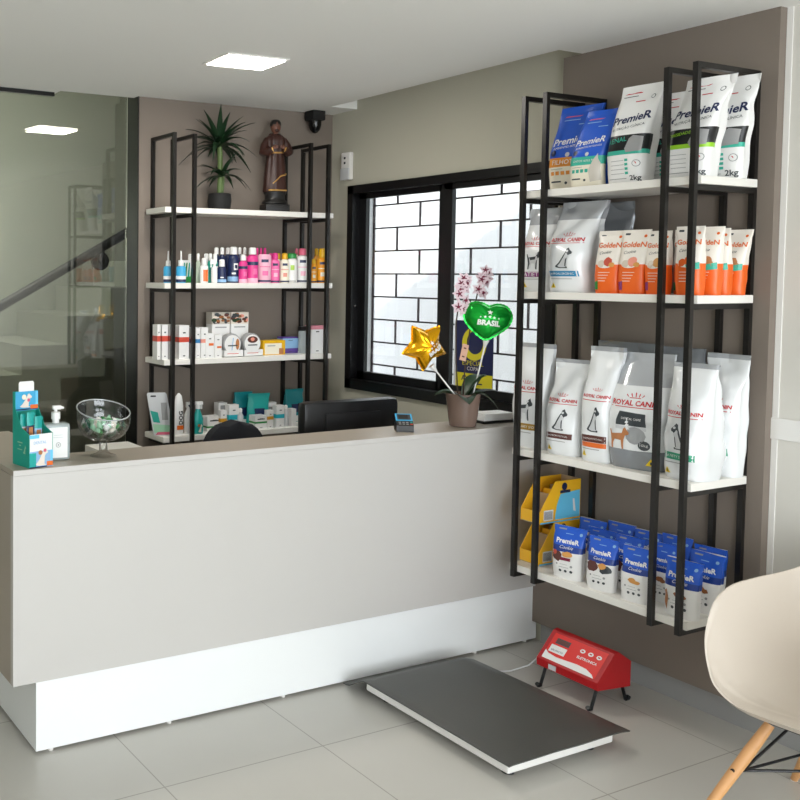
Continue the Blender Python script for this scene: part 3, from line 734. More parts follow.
# --- second shelf
royal('white bag with a purple band at the far left end of the second shelf', 3.19, 2.715, Z2, .15, .34, .14, 'rcpurple', 'SATIETY', 'stand', seed=21, rot=4)
royal('large white bag with a blue band and sitting dog, second shelf beside the orange pouches', 3.14, 2.54, Z2, .170, .355, .165, 'rcblue', 'HYPOALLERGENIC', 'sit', skx=.02, ty=.03, seed=22, tw=1.08, pinch=0)
b = Bag('pet_food_bag', 'plain grey silver bag with a crumpled top behind the blue banded bag', 'pet food bag', (3.385, 2.49, Z2), RZ, .19, .355, .075, -.02, 0, seed=23, amp=.009, pinch=.15); b.body([(1, 'film_dark')])
for a in [('orange and white treat pouch with apple picture, leftmost of the row', 3.15, 2.36, .098, .232, 'meat', 6, .012, 31, 0), ('orange and white treat pouch with meat picture, second of the row', 3.15, 2.262, .100, .232, 'salmon', 6, .012, 32, 0),
          ('orange and white treat pouch just left of the first right-hand post', 3.16, 2.172, .085, .225, 'bone', 4, .0, 34, 0), ('orange and white treat pouch behind the first right-hand post', 3.235, 2.125, .075, .230, 'meat', 4, .0, 35, 0),
          ('orange and white treat pouch between the two right-hand posts', 3.15, 2.052, .090, .236, 'gorange', 8, -.004, 36, 1), ('orange and white treat pouch partly behind the last front post', 3.22, 2.035, .085, .235, 'dogbrown', 6, .005, 38, 1),
          ('orange and white treat pouch with teal patch, second from the right end', 3.29, 2.045, .088, .232, 'dogbrown', 6, -.008, 40, 1), ('orange and white treat pouch with teal patch at the right end of the row', 3.36, 2.038, .085, .228, 'dogbrown', 6, .02, 42, 1)]:
    golden(a[0], a[1], a[2], a[3], a[4], a[5], a[6], a[7], a[8], a[9], D=.06)
# --- third shelf
royal('white bag with a golden brown band at the far left end of the third shelf', 3.16, 2.71, Z3, .155, .425, .13, 'rcgold', 'URINARY S/O', 'stand', seed=51, rot=3, top='white')
royal('white bag with dark brown band and sitting dog, second on third shelf', 3.14, 2.54, Z3, .145, .375, .15, 'brown', 'GASTROINTESTINAL', 'sit', seed=52, rot=8, pinch=.08, top='white')
royal('tall white bag with brown and orange bands and standing dog, third shelf centre', 3.14, 2.392, Z3, .130, .435, .15, 'brown', 'GASTROINTESTINAL', 'sit', seed=53, rot=8, band2='orange', top='white')
royal('big grey and white bag with a brown dog photograph, largest on the third shelf', 3.15, 2.247, Z3, .210, .42, .185, 'rcgrey', '', seed=54, rot=10, big=True, skx=-.01, ty=.02, pinch=.0)
b = Bag('pet_food_bag', 'wide silver bag top seen behind the tall white bag on the third shelf', 'pet food bag', (3.388, 2.43, Z3), RZ, .24, .445, .055, 0, 0, seed=55, amp=.006); b.body([(1, 'film_dark')])
b = Bag('pet_food_bag', 'dark silver bag behind the big grey bag and the post on the third shelf', 'pet food bag', (3.388, 2.20, Z3), RZ, .16, .44, .055, 0, 0, seed=56, amp=.006); b.body([(1, 'film_dark')])
royal('white bag with a green band and terrier, front right of the third shelf', 3.135, 2.055, Z3, .150, .40, .20, 'rcgreen', 'SATIETY SMALL', 'sit', seed=57, rot=4, pinch=.0, top='white', skx=0, fl=-1)
royal('white bag with green band behind its twin at right end of third shelf', 3.335, 2.052, Z3, .150, .43, .10, 'rcgreen', 'SATIETY SMALL', 'stand', seed=58, rot=-4, pinch=.1, top='white', skx=.02)
# --- lowest shelf
ck = [('blue topped treat pouch with pink label, beside the yellow boxes', 3.14, 2.490, .118, .200, 'x', 14, 61, True),
      ('blue topped treat pouch with chocolate coloured picture, second in the front row', 3.14, 2.345, .108, .194, 'choc', 10, 62, False),
      ('blue topped treat pouch with small orange biscuit, third in the front row', 3.14, 2.205, .108, .194, 'bone', 8, 63, False),
      ('blue topped treat pouch with brown treats, front row right behind the last post', 3.14, 2.037, .118, .196, 'cookie', 4, 64, False),
      ('blue topped treat pouch between the two front posts, second row', 3.23, 2.165, .090, .208, 'cookie', 8, 65, False),
      ('blue topped treat pouch with brown biscuits at the right end by the chair', 3.26, 2.035, .115, .208, 'cookie', 2, 66, False),
      ('blue topped treat pouch just behind the chocolate pouch', 3.23, 2.305, .105, .20, 'choc', 8, 67, False)]
for a in ck: cookie(a[0], a[1], a[2], a[3], a[4], a[5], a[6], a[7], pink=a[8])
for i, (x, yc, h) in enumerate([(3.32, 2.53, .20), (3.34, 2.42, .21), (3.345, 2.31, .205), (3.345, 2.20, .215), (3.24, 2.43, .195), (3.35, 2.08, .205)]):
    cookie(['blue treat pouch at the back beside the yellow boxes', 'blue treat pouch in the back row, second from the yellow boxes', 'blue treat pouch in the back row centre', 'blue treat pouch in the back row behind the front posts',
            'blue treat pouch between the pink labelled and the back row pouches', 'blue treat pouch in the back row at the right end'][i], x, yc, .105, h, 'bone', 6, 70+i, front=True)

# yellow display boxes of dental sticks, stacked
for k, (z, lab) in enumerate([(Z4, 'yellow open display box of dog sticks, lower of the stack of two'), (Z4+.170, 'yellow open display box of dog sticks, upper of the stack of two')]):
    x0, x1, y0, y1 = 3.19, 3.425, 2.642, 2.737
    t = thing('display_box', lab, 'display box', ((x0+x1)/2, (y0+y1)/2, z), 0, 'yellow display boxes')
    hx, hy, H = (x1-x0)/2, (y1-y0)/2, .169
    prof = [(-hx, 0), (hx, 0), (hx, H), (-hx+.085, H), (-hx, .05)]
    MB().prism(prof, -hy, -hy+.003, 'yellowbox', 'y').build('side_panel', t); MB().prism(prof, hy-.003, hy, 'yellowbox', 'y').build('side_panel', t)
    m = MB(); m.box(-hx, hx, -hy+.003, hy-.003, 0, .003, 'kraft'); m.box(hx-.003, hx, -hy+.003, hy-.003, 0.003, H, 'kraft'); m.build('tray', t)
    MB().box(-hx, -hx+.003, -hy+.003, hy-.003, .003, .05, 'yellowbox').build('front_lip', t)
    m = MB(); y = -hy-.0006
    def q(pts, mt, e=0, m=m): 
        tr = tessellate_polygon([[Vector((a, b_, 0)) for a, b_ in pts]]); m.add([(a, y-e, b_) for a, b_ in pts], [tuple(i) for i in tr], mt)
    q([(-hx+.085, .012), (hx-.004, .012), (hx-.004, .125), (-hx+.115, .115), (-hx+.095, .07)], 'boxblue')
    q([(-hx+.02, .012), (-hx+.075, .012), (-hx+.075, .055), (-hx+.02, .055)], 'white', .0004)
    for i in range(8): q([(-hx+.024+i*.006, .016), (-hx+.027+i*.006, .016), (-hx+.027+i*.006, .05), (-hx+.024+i*.006, .05)], 'black', .0008)
    q([(0.02+.016*cos(2*PI*i/14), .145+.016*sin(2*PI*i/14)) for i in range(14)], 'navy', .0004); q([(-.005, .118), (.055, .118), (.055, .13), (-.005, .13)], 'navy', .0005)
    q([(.075, .04), (.09, .035), (.08, .09), (.07, .09)], 'white', .0006); q([(-hx+.0, .0), (hx, 0), (hx, .006), (-hx, .006)], 'boxblue', .0007)
    m.build('printed_side', t, normals=False)
    for i in range(4):
        xx = x0+.05+i*.04
        p = thing('stick_sachet', '%s in the %s yellow display box' % (['foremost yellow dog stick sachet', 'brown dog stick sachet second from the front', 'yellow dog stick sachet third from the front', 'rearmost dog stick sachet'][i], ['lower', 'upper'][k]), 'sachet', (xx, 2.69, z+.0035), 0, 'stick sachets in the yellow boxes')
        m = MB(); sl = .03
        m.add([(-.006, -.035, 0), (.006, -.035, 0), (.006, .035, 0), (-.006, .035, 0), (-.004+sl, -.035, .145-.02*(3-i)*.6), (.004+sl, -.035, .145-.02*(3-i)*.6), (.004+sl, .035, .145-.02*(3-i)*.6), (-.004+sl, .035, .145-.02*(3-i)*.6)],
              [(0, 1, 2, 3), (4, 5, 6, 7), (0, 1, 5, 4), (2, 3, 7, 6), (1, 2, 6, 5), (0, 3, 7, 4)], ['yellowbox' if i % 2 else 'cardboard']*6)
        m.build('wrapper', p)

# ================================================================== bottles and cartons on the back shelf unit
def bottle(kind, x, y, w, hb, hc, body, cap, band, label):
    w *= 1.17
    t = thing('bottle', label, 'bottle', (x, y, B2), R(-25), 'bottles on the second shelf of the back unit')
    r = w/2; sy = .62 if w > .036 else .85; m = MB()
    neck = min(r*.42, .011)
    prof = [(r*.86, 0), (r*.97, .003), (r, .012), (r, hb*.80), (r*.93, hb*.90), (r*.62, hb*.97), (neck, hb), (neck, hb+.004)]
    if kind == 'dropper': prof = [(r*.9, 0), (r, .004), (r, hb*.88), (r*.85, hb), (neck, hb+.001), (neck, hb+.004)]
    if hc <= hb+.001:
        prof = [(r*.9, 0), (r, .004), (r, hb*.86), (r*.95, hb*.95), (r*.80, hb-.001), (r*.80, hb)]
    def zone(i):
        return body
    m.lathe(prof, body, 20, sy=sy); bb = m.build('bottle_body', t, smooth=True)
    if kind == 'dropper':
        MB().lathe([(r*.55, hb+.002), (r*.5, hb+.028), (.005, hb+.032), (.003, hc)], cap, 16).build('nozzle', t, smooth=True)
    elif kind == 'spray':
        m = MB(); m.lathe([(.008, hb), (.008, hb+.012)], cap, 12); m.box(-.022, .012, -.007, .007, hb+.012, hc+.004, cap, .003); m.box(-.02, -.014, -.004, .004, hb-.005, hb+.014, cap); m.build('trigger_head', t, smooth=True)
    elif hc > hb+.001:
        cr = r*.64 if cap != 'green' else r*.86
        MB().lathe([(cr, hb-.001), (cr*1.02, hb+.004), (cr*.95, hc-.005), (cr*.7, hc-.001), (cr*.3, hc)], cap, 18, sy=sy if cap == 'green' else 1).build('cap', t, smooth=True)
    e = .0006
    def wrap(u0, u1, z0, z1, mt, ee=e):
        m = MB(); vs = []
        for j in (z0, z1):
            for i in range(9):
                a = -PI/2+(u0+(u1-u0)*i/8)*1.2; vs.append(((r+ee)*cos(a), (r*sy+ee)*sin(a), j*hb))
        return m.add(vs, [(i, i+1, i+10, i+9) for i in range(8)], mt)
    if band:
        if band == 'orange': m = wrap(-.2, .9, .08, .72, 'orange')
        elif band == 'paleblue':
            m = wrap(-1.2, 1.2, .05, .22, 'paleblue'); mm = wrap(-.3, .3, .30, .36, 'white'); m.add(mm.v, mm.f, 'white')
            if w > .05: mm = wrap(.0, .62, .45, .68, 'white', .001); m.add(mm.v, mm.f, 'white'); mm = wrap(.12, .5, .5, .63, 'navy', .0014); m.add(mm.v, mm.f, 'navy')
        elif band == 'lime': m = wrap(-.3, .3, .52, .72, 'lime'); mm = wrap(-.6, .6, .06, .1, 'grey'); m.add(mm.v, mm.f, 'grey')
        elif kind == 'dropper': m = wrap(-1.2, 1.2, .06, .22, 'navy'); mm = wrap(-1.2, 1.2, .22, .42, 'white'); m.add(mm.v, mm.f, 'white')
        elif band == 'navy' and body == 'hotpink': m = wrap(-1.2, 1.2, .62, .74, 'navy'); mm = wrap(-.9, .9, .0, .17, 'lightpink'); m.add(mm.v, mm.f, 'lightpink'); mm = wrap(.1, .7, .3, .5, 'pink'); m.add(mm.v, mm.f, 'pink')
        elif band == 'navy':
            m = wrap(-.45, .45, .72, .82, 'navy'); mm = wrap(-1, 1, .04, .10, 'navy'); m.add(mm.v, mm.f, 'navy')
            cc = {'pink': 'lightpink', 'lightpink': 'pink', 'cream': 'salmon', 'white': 'lightpink', 'orangey': 'cream'}[body]
            mm = wrap(-.3, .4, .26, .42, cc); m.add(mm.v, mm.f, cc); mm = wrap(-.7, .7, .55, .58, cc); m.add(mm.v, mm.f, cc)
        else: m = wrap(-1.0, 1.0, .25, .75, band)
        m.build('label', bb, normals=False)
for row in BOTTLES: bottle(*row)
t = thing('carton', 'white and green carton with leaf artwork behind the second left post on the bottle shelf', 'carton', (MISC['leaf'][0]+.03, 4.235, B2))
MB().box(-.035, .035, 0, .03, 0, .118, 'white', .001).build('carton_body', t)
m = MB()
for i in range(4): m.add([(-.033+i*.018, -.0006, .02), (-.02+i*.018, -.0006, .02), (-.010+i*.015, -.0006, .105), (-.017+i*.015, -.0006, .105)], [(0, 1, 2, 3)], 'green' if i % 2 else 'teal')
m.add([(-.034, -.001, .0), (.034, -.001, 0), (.034, -.001, .035), (-.034, -.001, .028)], [(0, 1, 2, 3)], 'green')
m.build('leaf_print', t, normals=False)

def carton(x0, x1, y, dep, H, body, band, z0, z1, label, zs, group):
    x = (x0+x1)/2; w = x1-x0-.0015
    t = thing('carton', label, 'carton', (x, y, zs), 0, group)
    cbod = MB().box(-w/2, w/2, 0, dep, 0, H, body, .0008).build('carton_body', t)
    if not band: return
    m = MB(); e = .0006
    fw = .5 if band != 'orange' else .32
    if band == 'cream': m.box(-w*.42, w*.34, -e, .0002, z0*H, z1*H, band); m.box(-w*.30, w*.05, -2*e, 0, H*.6, H*.66, 'grey'); m.box(w*.22, w*.42, -2*e, 0, H*.05, H*.45, 'dogbrown')
    elif band in ('orange',): m.box(-w*.15, w*.45, -e, .0002, z0*H, z1*H, band)
    elif band == 'grey': m.box(-w*.3, w*.3, -e, .0002, z0*H, z1*H, band)
    else:
        m.box(-w*fw-e, w*fw+e, -e, dep*.98, z0*H, z1*H, band)
    m.build('colour_band', cbod)
    m = MB()
    if band not in ('cream', 'grey'):
        m.box(-w*.12, w*.15, -e, .0002, H*.76, H*.80, 'charcoal'); m.box(-w*.1, w*.12, -e, .0002, H*.08, H*.11, 'charcoal')
        if band == 'green': m.box(-w*.3, w*.3, -1.5*e, 0.0002, H*.70, H*.78, 'charcoal')
        m.build('small_print', cbod)
for r in CARTONS: carton(r[0]+(.020 if r[0] < 2.5 else 0), r[1]+(.016 if r[0] < 2.5 else 0), *r[2:], B3, 'cartons on the third shelf of the back unit')
for r in LOWCARTONS: carton(r[0]+.018, r[1]+.014, *r[2:], B4, 'cartons on the lowest shelf of the back unit')
# round lidded tins standing on edge, two stacked cartons
for i, (k, col, lab) in enumerate([('tin1', 'silver', 'round white tin standing on edge in a paper tray, left one'), ('tin2', 'dogbrown', 'round white tin with brown picture standing on edge in a tray, right one')]):
    x, y = MISC[k]; t = thing('food_tin', lab, 'tin', (x, y+.02, B3), 0, 'round tins in trays')
    prof = [(.052, -.02), (.056, -.017), (.056, .02), (.052, .024)]
    m = MB().lathe(prof, 'grey', 32); m.v = [(p[0], p[2], p[1]+.066) for p in m.v]; m.build('tin_body', t, smooth=True)
    m = MB().lathe([(.049, -.0225), (.049, -.019)], 'white', 32); m.v = [(p[0], p[2], p[1]+.066) for p in m.v]; m.build('lid_label', t)
    m = MB()
    if i: m.add([(.0+.03*cos(a)*1.1, -.0232, .088+.018*sin(a)) for a in [2*PI*j/14 for j in range(14)]], [tuple(range(14))], 'brown'); m.add([(.0+.012*cos(a)*1.1, -.0236, .09+.010*sin(a)) for a in [2*PI*j/10 for j in range(10)]], [tuple(range(10))], 'salmon')
    else: m.add([(-.008, -.0232, .03), (-.003, -.0232, .03), (.006, -.0232, .10), (.001, -.0232, .10)], [(0, 1, 2, 3)], 'paleblue'); m.add([(.030+.012*cos(a), -.0232, .066+.03*sin(a)) for a in [2*PI*j/12 for j in range(12)]], [tuple(range(12))], 'dogbrown')
    m.add([(-.03, -.0234, .056), (.03, -.0234, .056), (.03, -.0234, .062), (-.03, -.0234, .062)], [(0, 1, 2, 3)], 'charcoal')
    m.build('lid_picture', t, normals=False)
    m = MB(); m.box(-.061, .061, -.034, -.032, 0, .035, 'white'); m.box(-.061, .061, .032, .034, 0, .035, 'white'); m.box(-.061, .061, -.034, .034, 0, .003, 'white'); m.box(-.061, -.059, -.034, .034, 0, .035, 'white'); m.box(.059, .061, -.034, .034, 0, .035, 'white')
    m.box(-.04, .03, -.0346, -.0340, .016, .019, 'red'); m.build('paper_tray', t)
for i, (k, lab) in enumerate([('st1', 'white box with leafy brown picture standing above the small cartons, left of two'), ('st2', 'white box with red brown picture standing above the round tins, right of two')]):
    x, y = MISC[k]
    t = thing('food_box', lab, 'box', (x+(.045 if i == 0 else .03), 4.275, B3), 0, 'white boxes with brown pictures')
    MB().box(-.055, .055, -.03, .03, 0, .232, 'white', .001).build('box_body', t)
    m = MB(); rn = random.Random(4+i)
    m.box(-.0555, .0555, -.0306, .0306, .170, .2325, 'fur' if i else 'cat')
    for j in range(26):
        a, b_ = -.045+rn.random()*.09, .178+rn.random()*.046; s_ = .006+rn.random()*.010
        m.add([(a+s_*cos(q)*1.2, -.0308-.0001*j, b_+s_*.7*sin(q)) for q in [2*PI*jj/7 for jj in range(7)]], [tuple(range(7))], rn.choice(['brown', 'cookie', 'charcoal', 'leaf', 'salmon' if i else 'fur']))
    m.box(-.035, .035, -.0308, -.03, .150, .156, 'grey'); m.build('printed_picture', t)
x, y = MISC['clear']
t = thing('clear_bottle', 'clear rectangular bottle with a black cap beside the last front post', 'bottle', (x, y, B3))
MB().box(-.022, .022, -.012, .012, 0, .125, 'gel', .004).build('bottle_body', t); MB().box(-.024, .024, -.013, .013, .126, .15, 'black', .002).build('cap', t)
# hanging blister pack leaning on the left posts
t = thing('blister_pack', 'hanging pack with teal print leaning at the left end of the lowest shelf', 'blister pack', (2.305, 4.20, B4), R(-16))
m = MB(); bp = [(-.055, 0), (.055, 0), (.032, .215), (.026, .222), (-.066, .222), (-.072, .215)]
m.prism([(a-.02*b_/.2, b_) for a, b_ in bp], -.001, .001, 'silver', 'y'); m.build('card', t)
m = MB(); m.add([(-.075, -.0016, .13), (-.035, -.0016, .12), (-.022, -.0016, .065), (-.058, -.0016, .07)], [(0, 1, 2, 3)], 'teal'); m.add([(-.06, -.0016, .06), (.05, -.0016, .05), (.052, -.0016, .012), (-.052, -.0016, .015)], [(0, 1, 2, 3)], 'mint')
m.add([(-.045, -.002, .004), (.04, -.002, .004), (.03, -.002, .018), (-.035, -.002, .018)], [(0, 1, 2, 3)], 'rose'); m.add([(-.02, -.002, .17), (.01, -.002, .17), (.02, -.002, .08), (-.012, -.002, .08)], [(0, 1, 2, 3)], 'grey')
m.add([(-.075, -.002, .20), (-.045, -.002, .20), (-.047, -.002, .208), (-.073, -.002, .208)], [(0, 1, 2, 3)], 'black'); m.build('printed_face', t, normals=False)
t = thing('tube_pack', 'tall white pack with vertical black lettering between the left posts on the lowest shelf', 'tube', (MISC['tube'][0], 4.19, B4))
m = MB(); m.lathe([(.024, 0), (.026, .01), (.026, .15), (.018, .20), (.006, .215), (.003, .216)], 'white', 20, sy=.6); m.build('tube_body', t, smooth=True)
m = MB(); sh = Sheet(lambda a, b_, e: Vector((a, -.017-e, b_))); sh.text(m, 'DOG', .004, .09, .07, 'black', rot=R(90), bold=.03); sh.rect(m, -.018, .02, .028, .05, 'orange'); m.build('lettering', t, normals=False)
t = thing('spray_bottle', 'white bottle with dark spray trigger next to the second left post, lowest shelf', 'bottle', (MISC['white2'], 4.20, B4))
MB().lathe([(.022, 0), (.024, .01), (.024, .10), (.012, .125), (.011, .135)], 'white', 18, sy=.7).build('bottle_body', t, smooth=True)
m = MB(); m.box(-.012, .012, -.011, .011, .135, .165, 'white', .003); m.tube([(-.004, -.01, .15), (.012, -.03, .12)], .004, 'navy'); m.build('trigger_head', t)
t = thing('spray_bottle', 'turquoise spray bottle with white trigger and dog picture, lowest shelf', 'bottle', (MISC['spray'], 4.18, B4))
MB().lathe([(.026, 0), (.03, .006), (.03, .08), (.014, .118), (.012, .13)], 'tealfoil', 20, sy=.7).build('bottle_body', t, smooth=True)
m = MB(); m.lathe([(.013, .13), (.013, .15), (.009, .155)], 'white', 14); m.box(-.014, .026, -.010, .010, .150, .168, 'white', .003); m.box(.018, .024, -.004, .004, .128, .155, 'white'); m.build('trigger_head', t)
m = MB(); sh = Sheet(lambda a, b_, e: Vector((a, -.0225-e-.0*b_, b_))); dog(sh, m, 'sit', .002, .01, .026, .045, 'fur'); sh.disc(m, -.006, .045, .008, 'dogbrown'); m.build('dog_picture', t, normals=False)
for i, (k, lab) in enumerate([('bot1', 'small clear white bottle beside the left cyan banded carton'), ('bot2', 'small clear white bottle beside the right cyan banded carton')]):
    t = thing('small_bottle', lab, 'bottle', (MISC[k], 4.19, B4))
    MB().lathe([(.014, 0), (.016, .005), (.016, .075), (.008, .09), (.008, .095)], 'silver', 16).build('bottle_body', t, smooth=True)
    MB().lathe([(.009, .095), (.009, .112), (.002, .118)], 'white', 14).build('cap', t, smooth=True)
t = thing('pump_bottle', 'white tapered bottle between the left cyan banded carton and the teal pouch', 'bottle', (MISC['tealcone']-.03, 4.215, B4))
MB().lathe([(.022, 0), (.022, .01), (.014, .09), (.008, .098)], 'white', 16).build('bottle_body', t, smooth=True)
MB().lathe([(.009, .098), (.009, .110)], 'white', 12).build('cap', t)
for i, (k, w_, h_, sd, lab) in enumerate([('tp1', .115, .185, 91, 'teal foil pouch leaning at the left of the teal pair, lowest shelf'), ('tp2', .135, .180, 92, 'bright teal foil pouch with folded top, right one of the teal pair'), ('tp3', .125, .185, 93, 'teal foil pouch standing alone beside the black monitor')]):
    x = MISC[k]+(.055, .025, .04)[i]
    b = Bag('foil_pouch', lab, 'foil pouch', (x, 4.315 if i != 1 else 4.262, B4), R(0 if i != 1 else -6), w_, h_, .05, .01, 0, n=2.5, seed=sd, amp=.006)
    b.body([(1, 'tealpouch' if i != 1 else 'tealfoil')], 'pouch_body', nu=30, nv=22)
    b.print_('printed_picture', lambda m, s, w_=w_, h_=h_: (s.rect(m, -w_*.2, w_*.25, h_*.3, h_*.55, 'navy'), s.rect(m, -w_*.3, w_*.2, h_*.02, h_*.2, 'white')))

# ================================================================== plant on top of the back shelf
t = thing('potted_plant', 'potted dracaena with two tufts of long leaves on top of the back shelf unit', 'plant', (2.655, 4.25, B1))
MB().lathe([(.050, 0), (.058, .006), (.064, .05), (.060, .085), (.055, .088), (.052, .08), (.050, .075)], 'black_matte', 28).build('pot', t, smooth=True)
MB().lathe([(.052, .070), (.030, .076), (.002, .078)], 'stem', 20).build('soil', t)
m = MB(); m.tube([(0, 0, .07), (.003, 0, .18), (0, 0, .30), (-.006, 0, .36)], [.016, .014, .015, .012], 'cane', 12); m.build('cane', t, smooth=True)
m = MB(); m.tube([(.008, -.01, .07), (.014, -.015, .16), (.008, -.012, .22)], [.008, .007, .006], 'cane', 8); m.build('side_shoot', t, smooth=True)
def blade(base, az, length, lift, droop, w, mt, seg=9):
    m = MB(); vs = []
    d = Vector((cos(az), sin(az), 0)); side = Vector((-sin(az), cos(az), 0))
    for i in range(seg):
        s_ = i/(seg-1); p = Vector(base)+d*(length*s_*cos(lift*(1-.3*s_)))+Vector((0, 0, length*(s_*sin(lift)-droop*s_**2.2)))
        ww = w*(.35+.65*sin(PI*min(1, .12+.88*s_)**.8)) if s_ < .98 else .0006
        ww = w*max(.04, (sin(PI*(.08+.92*s_)**.75)))
        vs += [p-side*ww/2+Vector((0, 0, ww*.18)), p, p+side*ww/2+Vector((0, 0, ww*.18))]
    m.add(vs, [(i*3+k, i*3+k+1, i*3+k+4, i*3+k+3) for i in range(seg-1) for k in (0, 1)], mt)
    n0 = len(m.v); m.add([Vector(v)-Vector((0, 0, .0012)) for v in vs], [(i*3+k, i*3+k+3, i*3+k+4, i*3+k+1) for i in range(seg-1) for k in (0, 1)], mt)
    return m
rn = random.Random(12)
for (bz, num, L, wd) in (((-.006, 0, .33), 38, .22, .032), ((.008, -.012, .175), 20, .165, .030)):
    for i in range(num):
        az = 2.39996*i+rn.random()*.4; lift = [1.1, .80, .55, .30, .02][i % 5]+rn.random()*.2
        dr = [.15, .35, .55, .7, .55][i % 5]*(.8+rn.random()*.4); ll = L*(.7+rn.random()*.45)
        if sin(az) > 0: ll = min(ll, .10/max(.25, abs(sin(az)*cos(lift))))
        blade(bz, az, ll, lift, dr, wd, 'leaf_dark').build('leaf', t, smooth=True, normals=False)

# ================================================================== robed figurine
t = thing('saint_figurine', 'brown robed figurine with gold trim on a black plinth, beside the plant', 'figurine', (3.008, 4.25, B1), R(-16))
t.scale = (.90, .90, .93)
m = MB(); m.box(-.075, .075, -.06, .06, 0, .045, 'plinth_black', .004)
m.lathe([(.082, .05), (.080, .06), (.062, .075), (.060, .10), (.070, .112), (.070, .118)], 'plinth_black', 28, sy=.75); m.build('plinth', t, smooth=True)
def fold(a, z): return 1+.05*sin(7*a+z*6)+.035*sin(13*a-z*9)
m = MB()
prof = [(.066, .118), (.070, .125), (.066, .16), (.062, .22), (.056, .28), (.050, .33), (.049, .345), (.055, .375), (.062, .405), (.060, .430), (.040, .448), (.022, .456)]
m.lathe(prof, 'robe', 44, sx=1.05, sy=.72, mod=fold)
for s_ in (-1, 1):      # sleeves, bent at the elbow, hands meeting in front of the chest
    m.tube([(s_*.050, 0, .425), (s_*.072, -.006, .385), (s_*.080, -.016, .350), (s_*.064, -.044, .345), (s_*.042, -.060, .362)], [.020, .025, .028, .024, .021], 'robe', 14)
m.tube([(-.03, .01, .452), (0, .028, .455), (.03, .01, .452), (.02, -.025, .440), (-.02, -.025, .440), (-.03, .01, .452)], .010, 'robe', 8)
m.build('robe', t, smooth=True, angle=80)
m = MB(); m.lathe([(.014, .445), (.013, .462), (.020, .468), (.027, .480), (.029, .495), (.0285, .510), (.025, .524), (.014, .534), (.002, .537)], 'skin_bronze', 24, sy=1.05)
m.ball((0, -.0305, .494), (.004, .006, .008), 'skin_bronze', 8, 6); 
for s_ in (-1, 1): m.ball((s_*.029, 0, .496), (.004, .006, .008), 'skin_bronze', 8, 6)
m.ball((0, -.024, .475), (.014, .010, .010), 'robe', 10, 6)
m.build('head', t, smooth=True)
m = MB()
for s_ in (-1, 1): m.ball((s_*.010, -.0285, .502), (.0035, .002, .002), 'black', 8, 4)
m.ball((0, -.030, .4825), (.006, .002, .0015), 'plinth_black', 8, 4); m.build('eyes', t)
m = MB(); m.lathe([(.030, .498), (.033, .510), (.031, .524), (.024, .536), (.015, .540)], 'plinth_black', 24, cy=.004, mod=lambda a, z: 1+.05*sin(9*a)); m.build('hair', t, smooth=True)
m = MB()
for s_ in (-1, 1):
    m.ball((s_*.030, -.066, .372), (.012, .007, .010), 'skin_bronze', 10, 6)
    for k in range(4): m.tube([(s_*.024, -.069, .378-k*.004), (s_*.014, -.075, .381-k*.004), (s_*.007, -.073, .380-k*.004)], .0024, 'skin_bronze', 6)
    m.tube([(s_*.03, -.068, .380), (s_*.022, -.074, .388)], .0026, 'skin_bronze', 6)
m.build('hands', t, smooth=True)
m = MB()
def ring(r0, z, a0, a1, dz, rad=.0042, n=16, up=0):
    pts = []
    for i in range(n+1):
        a = a0+(a1-a0)*i/n; f_ = fold(a, z)*1.0
        pts.append((r0*f_*cos(a)*1.05, r0*f_*sin(a)*.72-.002, z+dz*(i/n)))
    m.tube(pts, rad, 'gold_trim', 6)
ring(.050, .343, R(200), R(330), .004, .005); ring(.070, .127, R(225), R(318), 0, .005); ring(.064, .165, R(245), R(290), .045, .0035); ring(.063, .21, R(290), R(345), .015, .005)
for s_ in (-1, 1): m.tube([(s_*.046, -.045, .340), (s_*.036, -.064, .348), (s_*.044, -.066, .372)], .004, 'gold_trim', 6)
m.build('gold_trim', t, smooth=True)

# ================================================================== things on the counter
ZT = .976
t = thing('sachet_display', 'teal and white card display box of dental sticks with dog pictures on the counter corner', 'display box', (1.110, 2.945, ZT), R(11))
a, d = .046, .054; H1, H2 = .112, .245
prof = [(-d, 0), (d, 0), (d, H2), (d-.012, H2), (d-.016, .19), (-d+.05, .13), (-d, H1)]
MB().prism(prof, -a, -a+.002, 'dispteal', 'x').build('side_panel', t); MB().prism(prof, a-.002, a, 'dispteal', 'x').build('side_panel', t)
m = MB(); m.box(-a+.002, a-.002, -d, -d+.002, 0, H1, 'white'); m.build('front_panel', t)
m = MB(); m.box(-a+.002, a-.002, d-.002, d, 0, H2, 'dispteal'); m.box(-a+.002, a-.002, d-.016, d-.0145, .18, H2, 'skyblue'); m.box(-a+.002, a-.002, -d, d, 0, .002, 'white'); m.build('back_panel', t)
m = MB(); m.prism([(-.03, H2-.002), (.03, H2-.002), (.03, H2+.028), (.026, H2+.034), (-.026, H2+.034), (-.03, H2+.028)], d-.014, d-.012, 'white', 'y'); m.build('header_tab', t)
m = MB()
def fr(yoff, x0, x1, z0, z1, mt, e=0): m.box(x0, x1, yoff-.0006-e, yoff, z0, z1, mt)
F = -d
fr(F, -a, a, 0, .055, 'paleblue'); fr(F, -a, -.02, .004, .05, 'tealfoil', .0002); fr(F, -a, -.008, .098, H1-.002, 'boxblue', .0004); fr(F, .022, a, .003, .018, 'orange', .0006); fr(F, .036, a, .018, .055, 'boxblue', .0006)
fr(F, -a, .022, 0, .004, 'navy', .0006)
sh = Sheet(lambda p, q, e: Vector((p, F-.001-e, q))); dog(sh, m, 'sit', .002, .006, .05, .062, 'fur'); sh.disc(m, -.004, .050, .008, 'dogbrown', eps=.0014); sh.disc(m, .014, .056, .006, 'rose', eps=.0014)
sh.text(m, 'DENTAL', -.005, .084, .05, 'paleblue')
B_ = d-.016
